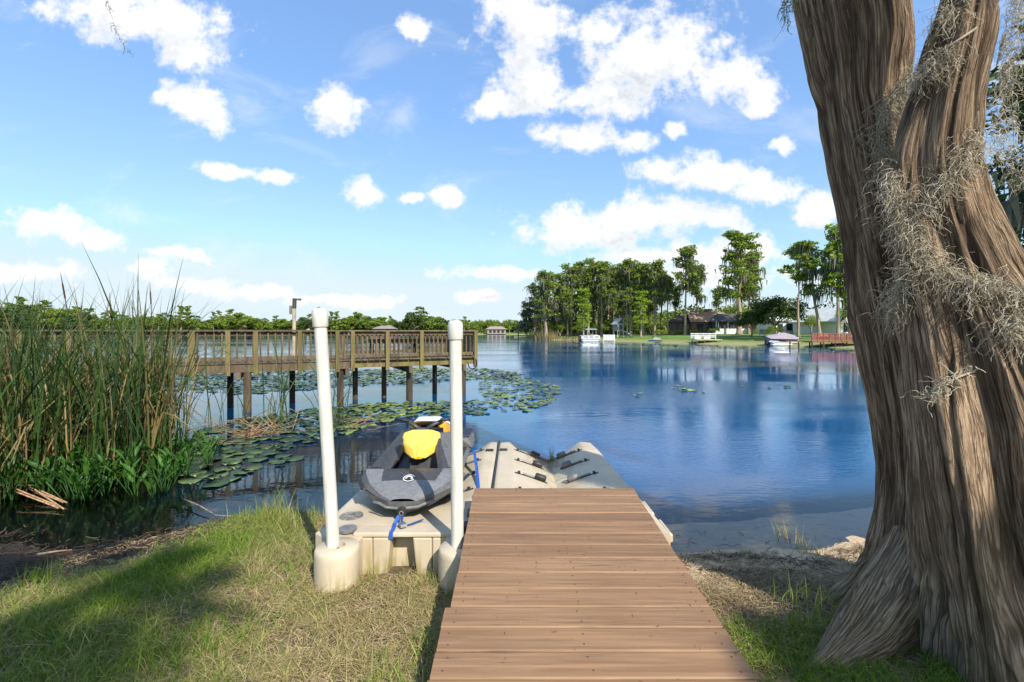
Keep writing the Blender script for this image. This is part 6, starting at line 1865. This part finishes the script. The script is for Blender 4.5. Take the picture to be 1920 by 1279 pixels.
# white gable house
t = house_frame(1563, 76, R(12), 'white gabled house with a pale metal roof by the red deck')
mb = MB(); mb.add([(-3.2, -4, -0.3), (3.2, -4, -0.3), (3.2, 5, -0.3), (-3.2, 5, -0.3), (-3.2, -4, 2.2), (3.2, -4, 2.2), (3.2, 5, 2.2), (-3.2, 5, 2.2), (0, -4, 4.2), (0, 5, 4.2)], [(0, 1, 5, 8, 4), (1, 2, 6, 5), (2, 3, 7, 9, 6), (3, 0, 4, 7), (4, 8, 9, 7), (8, 5, 6, 9)]); hp(mb, 'wall', WSTU, t)
for s in (-1, 1):
    mb = MB(); e = [(s * 3.75, -4.5, 1.92), (0, -4.5, 4.26), (0, -4.5, 4.42), (s * 3.75, -4.5, 2.08)]; mb.prism(e, (0, 10, 0)); hp(mb, 'roof', MTRF, t)
    mb = MB(); e = [(s * 3.80, -4.53, 1.80), (0, -4.53, 4.18), (0, -4.53, 4.46), (s * 3.80, -4.53, 2.08)]; mb.prism(e, (0, 0.05, 0)); hp(mb, 'barge_board', DTRM, t)
window(t, (-1.9, -4.03, 1.1), 0.9, 1.3, DTRM); window(t, (1.7, -4.03, 1.1), 1.2, 1.2, DTRM)
# white wing on the left
t = house_frame(1478, 84, R(4), 'low white house wing half hidden behind the oak')
mb = MB(); mb.box((0, 0, 1.2), (9, 5, 2.6)); hp(mb, 'wall', WSTU, t)
mb = MB(); gable_x(mb, 9, 5, 2.5, 1.2); hp(mb, 'roof', MTRF, t)
for x in (-3.3, -1.6, 0.4, 2.2): window(t, (x, -2.53, 1.2), 0.9, 1.1, DTRM)
# house across the lake
t = house_frame(930, 297, R(8), 'small tan house at the water on the far shore')
mb = MB(); mb.box((0, 0, 1.4), (12, 7, 3.0)); hp(mb, 'wall', mat_basic('tan_stucco', (0.34, 0.28, 0.22), 0.8), t)
mb = MB(); hip(mb, 12.5, 7, 2.9, 1.9, 0.8, 0.6); hp(mb, 'roof', mat_basic('tan_roof', (0.30, 0.24, 0.20), 0.8), t)
for x in (-4, -1.4, 1.2, 4): window(t, (x, -3.55, 1.4), 1.6, 1.4, DTRM)
t = house_frame(722, 298, R(-6), 'grey roofed house half hidden among far shore trees')
mb = MB(); mb.box((0, 0, 1.6), (13, 7, 3.4)); hp(mb, 'wall', BRK, t)
mb = MB(); hip(mb, 13, 7, 3.2, 2.4, 0.8, 0.5); hp(mb, 'roof', mat_basic('grey_roof', (0.26, 0.23, 0.22), 0.8), t)
for x in (-4, 0, 4): window(t, (x, -3.55, 1.6), 1.6, 1.4, DTRM)
# A-frame play house by the beach
t = house_frame(1160, 93, R(20), 'small grey playhouse with a pitched roof under the cypresses', 'playhouse')
mb = MB(); mb.box((0, 0, 2.0), (1.5, 1.5, 1.6)); hp(mb, 'wall', mat_basic('blue_grey_board', (0.30, 0.34, 0.38), 0.8), t)
for x in (-.7, .7):
    for y in (-.7, .7): mb = MB(); mb.box((x, y, 0.6), (0.14, 0.14, 1.3)); hp(mb, 'leg', WTRM, t)
for s in (-1, 1): mb = MB(); mb.prism([(s * 1.25, -1, 2.5), (0, -1, 3.7), (0, -1, 3.82), (s * 1.25, -1, 2.62)], (0, 2, 0)); hp(mb, 'roof', mat_basic('grey_tin', (0.45, 0.47, 0.50), 0.5), t)
mb = MB(); mb.box((0.0, -0.77, 1.95), (0.6, 0.05, 0.9)); hp(mb, 'door', DTRM, t)
mb = MB(); mb.bar((0.9, -0.8, 1.2), (1.9, -2.4, 0.1), 0.5, 0.06); hp(mb, 'slide', WTRM, t)
# boathouse at the tip
t = thing('boathouse', ((988 - 960) / F * 116, 116, 0), 'dark roofed open boathouse at the tip of the point', 'boathouse')
for x in (-2.2, 0, 2.2):
    for y in (-1.6, 1.6): mb = MB(); mb.tube([(x, y, -1.5), (x, y, 3.0)], 0.11, 8); hp(mb, 'pile', JOIST, t)
mb = MB(); mb.box((0, 0, 0.8), (5, 3.6, 0.14)); hp(mb, 'deck', JOIST, t)
mb = MB(); hip(mb, 5, 3.6, 3.0, 1.0, 0.4, 0.4); hp(mb, 'roof', SHNG, t)

# ------------------------------------------------------------------ boats and docks across the water
ALU = mat_basic('white_gelcoat', (0.60, 0.60, 0.61), 0.3, 0.04, 3)
SILV = mat_basic('pontoon_metal', (0.55, 0.56, 0.58), 0.35, 0.06, 3, metal=0.5)
CANV = mat_basic('blue_grey_canvas', (0.22, 0.28, 0.33), 0.8, 0.1)
def pontoon(px, py, label, L, canopy, yaw):
    b_ = G(px, py, 0.0)
    t = thing('pontoon_boat', (b_.x, b_.y, 0), label, 'boat'); t.rotation_euler = (0, 0, yaw)
    for y in (-0.9, 0.9): mb = MB(); mb.tube([(-L / 2, y, 0.22), (-L / 2 + .3, y, 0.12), (L / 2 - 0.6, y, 0.12), (L / 2, y, 0.3)], [0.2, 0.26, 0.26, 0.08], 10); hp(mb, 'pontoon', SILV, t, smooth=True)
    mb = MB(); mb.box((0, 0, 0.45), (L * 0.96, 2.4, 0.10)); hp(mb, 'deck', ALU, t)
    for y in (-1.15, 1.15): mb = MB(); mb.box((0.0, y, 0.82), (L * 0.86, 0.06, 0.58), bev=0.02); hp(mb, 'side_panel', ALU, t)
    for k in range(3): mb = MB(); mb.box((-L * .3 + k * L * .28, -1.185, 0.85), (L * 0.2, 0.02, 0.26)); hp(mb, 'stripe', CANV if canopy else GREYC, t)
    for x in (-L * 0.32, L * 0.3): mb = MB(); mb.box((x, 0.5, 0.85), (0.9, 1.0, 0.7), bev=0.06); hp(mb, 'bench_seat', ALU, t)
    mb = MB(); mb.box((0.2, -0.4, 0.95), (0.5, 0.6, 0.9), bev=0.05); hp(mb, 'console', GREYC, t)
    mb = MB(); mb.box((-L / 2 - 0.1, 0, 0.55), (0.4, 0.5, 0.9), bev=0.08); hp(mb, 'outboard_motor', BLACK, t)
    if canopy:
        for x in (-L * .2, L * .22):
            for y in (-1.05, 1.05): mb = MB(); mb.tube([(x, y, 0.9), (x * 1.1, y, 2.15)], 0.03, 6); hp(mb, 'canopy_pole', SILV, t)
        mb = MB(); mb.hull([(sx * L * .30, sy * 1.2, 2.15) for sx in (-1, 1) for sy in (-1, 1)] + [(sx * L * .27, sy * 0.8, 2.35) for sx in (-1, 1) for sy in (-1, 1)]); hp(mb, 'canopy', CANV, t, bevel=0.03)
pontoon(1106, 640.5, 'white pontoon boat with a blue grey canopy at the cypress stand', 3.6, True, R(6))
pontoon(1466, 648.5, 'white pontoon boat without canopy left of the red deck', 3.4, False, R(-8))
b_ = G(1142, 640.5, 0); t = thing('boat_lift', (b_.x, b_.y, 0), 'white slatted boat lift screen right of the canopied pontoon boat', 'boat lift')
for k in range(4):
    mb = MB(); mb.box((-0.75 + 0.5 * k, 0, 0.75), (0.46, 0.06, 1.0)); hp(mb, 'panel', ALU, t)
for x in (-1, 1): mb = MB(); mb.tube([(x, 0.05, -1), (x, 0.05, 1.3)], 0.06, 8); hp(mb, 'post', WTRM, t)
mb = MB(); mb.box((0, 0.8, 0.25), (2.4, 1.6, 0.12)); hp(mb, 'deck', ALU, t)
# white railed bench dock
b_ = G(1327, 645, 0); t = thing('dock', (b_.x, b_.y, 0), 'small dock with white railing and seats in front of the brown house', 'dock')
mb = MB(); mb.box((0, 0.6, 0.62), (3.8, 2.2, 0.10)); hp(mb, 'deck', mat_basic('pale_deck', (0.52, 0.48, 0.32), 0.8), t)
for x in (-1.7, -0.6, 0.6, 1.7):
    for y in (-0.3, 1.5): mb = MB(); mb.tube([(x, y, -1), (x, y, 0.6)], 0.07, 8); hp(mb, 'pile', JOIST, t)
for z in (1.0, 1.25, 1.5): mb = MB(); mb.box((0, 1.5, z), (3.8, 0.05, 0.14)); hp(mb, 'rail', ALU, t)
for x in (-1.85, -.9, 0, .9, 1.85): mb = MB(); mb.box((x, 1.56, 1.1), (0.09, 0.06, 1.0)); hp(mb, 'rail_post', ALU, t)
for x in (-1.1, 0.3): mb = MB(); mb.box((x, 1.1, 0.9), (1.0, 0.45, 0.4), bev=0.04); hp(mb, 'seat', ALU, t)
# red deck
REDW = mat_basic('red_stain', (0.30, 0.085, 0.065), 0.75, 0.2, 4)
YELW = mat_basic('yellow_board', (0.60, 0.36, 0.10), 0.75, 0.15, 4)
b_ = G(1566, 652, 0); t = thing('dock', (b_.x, b_.y + 1.2, 0), 'red stained railed deck over the water by the big trunk', 'dock')
mb = MB(); mb.box((0, 0, 0.66), (5.4, 2.6, 0.12)); hp(mb, 'deck', REDW, t)
for x in (-2.6, -1.3, 0, 1.3, 2.6):
    for y in (-1.2, 1.2): mb = MB(); mb.tube([(x, y, -1), (x, y, 0.62)], 0.08, 8); hp(mb, 'pile', PD, t)
for x in np.arange(-2.65, 2.7, 0.66): mb = MB(); mb.box((x, -1.27, 1.15), (0.10, 0.10, 0.95)); hp(mb, 'rail_post', REDW, t)
for z in (0.85, 1.2, 1.58): mb = MB(); mb.box((0, -1.27, z), (5.4, 0.06, 0.09)); hp(mb, 'rail', REDW, t)
sl_ = MB().box((0, 0, 0), (0.09, 0.03, 0.66)).mesh('slat', REDW)
for x in np.arange(-2.5, 2.6, 0.17): obj('slat', sl_, t, (x, -1.24, 1.2))
mb = MB(); mb.box((-1.1, -0.9, 1.15), (0.9, 0.05, 0.7)); hp(mb, 'back_panel', YELW, t)
mb = MB(); mb.box((-3.9, 0.2, 0.70), (2.4, 1.4, 0.10)); hp(mb, 'side_walk', JOIST, t)
for x in (-4.6, -3.6): mb = MB(); mb.tube([(x, -0.4, -1), (x, -0.4, 0.66)], 0.09, 8); hp(mb, 'pile', PD, t)
# covered thing on the walkway, red canoe under the deck
t = thing('covered_boat', (b_.x - 4.6, b_.y + 2.4, 0.75), 'boat under a pale purple grey cover beside the red deck', 'boat')
mb = MB(); mb.hull([(-1.9, 0, 0.55), (-1.6, -.6, 0.2), (-1.6, .6, 0.2), (1.7, -.7, 0.15), (1.7, .7, 0.15), (0.2, -.2, 0.95), (0.2, .2, 0.95), (1.6, 0, 0.6), (-1.7, 0, 0.0), (1.7, 0, -0.1)]); hp(mb, 'cover', mat_basic('mauve_cover', (0.30, 0.26, 0.31), 0.8, 0.1), t, bevel=0.05)
t = thing('canoe', (b_.x + 1.6, b_.y - 0.4, 0.12), 'dark canoe lying on the bank beneath the red deck', 'canoe')
mb = MB(); mb.hull([(-1.6, 0, 0.35), (1.6, 0, 0.35), (-0.9, -.35, 0.32), (0.9, -.35, 0.32), (-0.9, .35, 0.32), (0.9, .35, 0.32), (-0.8, 0, 0.0), (0.8, 0, 0.0)]); hp(mb, 'hull', BLACK, t, bevel=0.03)
# wheel ornament at the right of the deck
# beach craft and chairs
for (px, py, lab) in [(1228, 640.5, 'white watercraft pulled up on the far beach')]:
    b_ = G(px, py, 0.2); t = thing('beached_watercraft', (b_.x, b_.y, 0.2), lab, 'watercraft')
    mb = MB(); mb.hull([(-1.4, 0, 0.3), (1.2, -.5, 0.25), (1.2, .5, 0.25), (-0.6, -.5, 0.3), (-.6, .5, 0.3), (-1, 0, 0), (1.2, 0, 0)]); hp(mb, 'hull', ALU, t, bevel=0.04)
    mb = MB(); mb.hull([(-0.5, -.15, .3), (-.5, .15, .3), (1, -.2, .3), (1, .2, .3), (0, 0, .75), (.9, 0, .6)]); hp(mb, 'seat', GREYC, t, bevel=0.03)
    mb = MB(); mb.tube([(-0.35, -.35, 0.8), (-.3, 0, .75), (-.35, .35, .8)], 0.04, 6); hp(mb, 'handlebar', BLACK, t)
for i, (px, py) in enumerate([(1428, 634), (1437, 634.5)]):
    Y = 74; x = (px - 960) / F * Y; z = right_z(x, Y)
    t = thing('garden_chair', (x, Y, z), ['white slanted garden chair nearer the oak trunk', 'white slanted garden chair on the lawn right of its twin'][i], 'chair', 'white garden chairs on the lawn'); t.rotation_euler = (0, 0, R(150))
    mb = MB(); mb.bar((0, -.25, 0.38), (0, .35, 0.28), 0.6, 0.05); hp(mb, 'seat', ALU, t)
    mb = MB(); mb.bar((0, .33, 0.25), (0, .65, 1.05), 0.6, 0.05, (0, 1, 0)); hp(mb, 'backrest', ALU, t)
    for s in (-.28, .28): mb = MB(); mb.bar((s, -.25, 0), (s, -.25, 0.55), 0.07, 0.06, (0, 1, 0)); hp(mb, 'leg', ALU, t); mb = MB(); mb.bar((s, -.3, 0.56), (s, .5, 0.54), 0.1, 0.03); hp(mb, 'armrest', ALU, t)
# yellow hedge before the dark roof
hd = thing('hedge', ((1278 - 960) / F * 90, 90, right_z((1278 - 960) / F * 90, 90)), 'yellow green clipped hedge before the dark hip roofed house', 'hedge')
gg = np.random.default_rng(4)
cl_ = [((x, gg.normal(0, .2), 0.5), (0.7, 0.6, 0.55), 0.7) for x in np.arange(-4.2, 4.6, 0.7)]
obj('foliage', crown_mesh('foliage', cl_, 120, 0.14, gg, mat_leaf('hedge_leaf', (0.16, 0.17, 0.02), (0.36, 0.34, 0.05), 0.8, 0.2), 0.8), hd)['kind'] = 'stuff'
bpole = thing('flag_pole', P(1343, 605, 88) , 'thin white post by the shrub on the far lawn', 'post'); bpole.location.z = right_z(bpole.location.x, 88)
mb = MB(); mb.tube([(0, 0, 0), (0, 0, 2.6)], 0.07, 8); hp(mb, 'pole', WTRM, bpole); mb = MB(); mb.box((0, 0, 0.5), (0.5, 0.3, 1.0), bev=0.05); hp(mb, 'base', WTRM, bpole)

# ------------------------------------------------------------------ nearer cypress at the right edge, branches overhead
EDGE = cypress(401, 13, 0.24, 0.30, 3.0, 30, per=150, size=0.16, mat=mat_leaf('near_cypress_foliage', (0.020, 0.045, 0.010), (0.07, 0.12, 0.025), 0.5, 0.2), moss=True)
plant('cypress_tree', EDGE, (19.6, 16.0, 0.4), 1.3, 1.0, 'dark mossy cypress glimpsed right of the big trunk at the picture edge')
# hanging branch tips of the big cypress at the top of the view
FEA = mat_leaf('feathery_leaf', (0.03, 0.06, 0.02), (0.10, 0.15, 0.05), 2.0, 0.3, 0.6)
def hanging(px, py, Y, L, n, name, seed, dens=40):
    """a thread of moss or leaves hanging from the canopy above the frame"""
    g = np.random.default_rng(seed)
    a = P(px, py, Y)
    st = [(a + Vector(g.normal(0, 0.012, 3)) - Vector((0, 0, g.random() * L)), Vector((0, 0, -0.5))) for _ in range(dens)]
    o = strands(name, st, 7, 0.012, 0.0016, (0.0, 0, -0.35), 0.5, BIG_TREE, FEA, seed); o['kind'] = 'stuff'
hanging(1474, -6, 2.9, 0.17, 1, 'moss_strand', 71, 70); hanging(1486, -8, 2.9, 0.06, 1, 'moss_strand', 72, 24)
g = np.random.default_rng(73)
pts = [P(196, -30, 2.6), P(206, 20, 2.6), P(219, 60, 2.6), P(240, 100, 2.6)]
mb = MB(); mb.tube(pts, 0.0012, 4); mb.build('hanging_twig', TWIG, BIG_TREE)
st = []
for k in range(46):
    f = g.random() ** 1.6 * 2.99; i = int(f); st.append((pts[i].lerp(pts[i + 1], f - i), Vector((0, 0, -0.3))))
o_ = strands('moss_strand', st, 5, 0.008, 0.0014, (0.02, 0, -0.3), 0.6, BIG_TREE, FEA, 74); o_['kind'] = 'stuff'
# bough of the big cypress above the frame: its foliage shades the left grass
def bough(name, pts, r, nclump, rad, per, seed, sz=0.05):
    g = np.random.default_rng(seed)
    pts = [Vector(p) for p in pts]
    mb = MB(); mb.tube(pts, [r * (1 - 0.8 * i / (len(pts) - 1)) for i in range(len(pts))], 10); mb.build('bough', FARB, BIG_TREE, True)
    cl_ = []
    for k in range(nclump):
        f = (0.25 + 0.75 * g.random()) * (len(pts) - 1.001); i = int(f)
        c = pts[i].lerp(pts[i + 1], f - i) + Vector(g.normal(0, rad * 0.9, 3)); rr = rad * g.uniform(0.5, 1.1)
        cl_.append((c, (rr, rr, rr * 0.5), 1.0))
    me = crown_mesh(name, cl_, per, sz, g, CYL, 0.7)
    me.transform(Matrix.Translation(-Vector(BIG_TREE.location)))
    obj(name, me, BIG_TREE)['kind'] = 'stuff'
k_ = 1 / math.tan(SUN_EL)
def over(x, y, zt):      # point at height zt whose shade falls on the bank at (x, y)
    return Vector((x + SUN_AZ.x * (zt - 0.15) * k_, y + SUN_AZ.y * (zt - 0.15) * k_, zt))
bough('crown', [over(-0.9, 0.9, 11.0), over(-1.9, 1.35, 11.4), over(-2.9, 1.9, 11.3), over(-4.2, 2.3, 11.0)], 0.10, 60, 0.42, 300, 81, 0.06)
bough('crown', [over(-1.5, 2.6, 11.5), over(-2.0, 2.85, 11.8), over(-2.5, 3.1, 11.6), over(-3.2, 3.3, 11.2)], 0.05, 16, 0.20, 160, 82, 0.05)
bough('crown', [over(0.9, 2.0, 9.0), over(1.45, 2.25, 9.2), over(1.75, 2.45, 9.1), over(2.3, 2.4, 9.0)], 0.05, 26, 0.20, 200, 83, 0.05)  # unseen foliage added to shade the grass right of the gangway

# curtain of moss hanging down right of the forked trunk
g = np.random.default_rng(91); st = []
for k in range(900):
    py = -20 + 370 * g.random() ** 1.2
    lo = float(np.interp(py, [-20, 60, 140, 220, 300, 350], [1890, 1882, 1872, 1858, 1878, 1905]))
    st.append((P(lo + abs(g.normal(0, 26)), py, 3.3 + g.normal(0, 0.06)), Vector((0, 0, -0.4))))
t = thing('spanish_moss', P(1895, 0, 3.3), 'loose curtain of moss hanging in the air right of the forked trunk', 'spanish moss')
o_ = strands('moss_strands', st, 9, 0.013, 0.0017, (0, 0, -0.30), 0.45, t, seed=92); o_['kind'] = 'stuff'

# one label each for the trees and shrubs that can be counted off from left to right
ORD = ['first', 'second', 'third', 'fourth', 'fifth', 'sixth', 'seventh', 'eighth', 'ninth', 'tenth', 'eleventh', 'twelfth', 'thirteenth', 'fourteenth', 'fifteenth', 'sixteenth', 'seventeenth', 'eighteenth', 'nineteenth', 'twentieth',
       'twenty first', 'twenty second', 'twenty third', 'twenty fourth', 'twenty fifth', 'twenty sixth', 'twenty seventh', 'twenty eighth']
for grp, txt in ((RGRP, '%s mossy cypress counted from the left among the dense stand on the point'), (BG, '%s leafy background tree from the left behind the right shore houses'), (SHG, '%s dark undergrowth shrub from the left under the cypress stand')):
    L = sorted([o for o in COL.objects if o.get('group') == grp and o.parent is None], key=lambda o: o.location.x / o.location.y)
    for i, o in enumerate(L): o['label'] = txt % ORD[i]
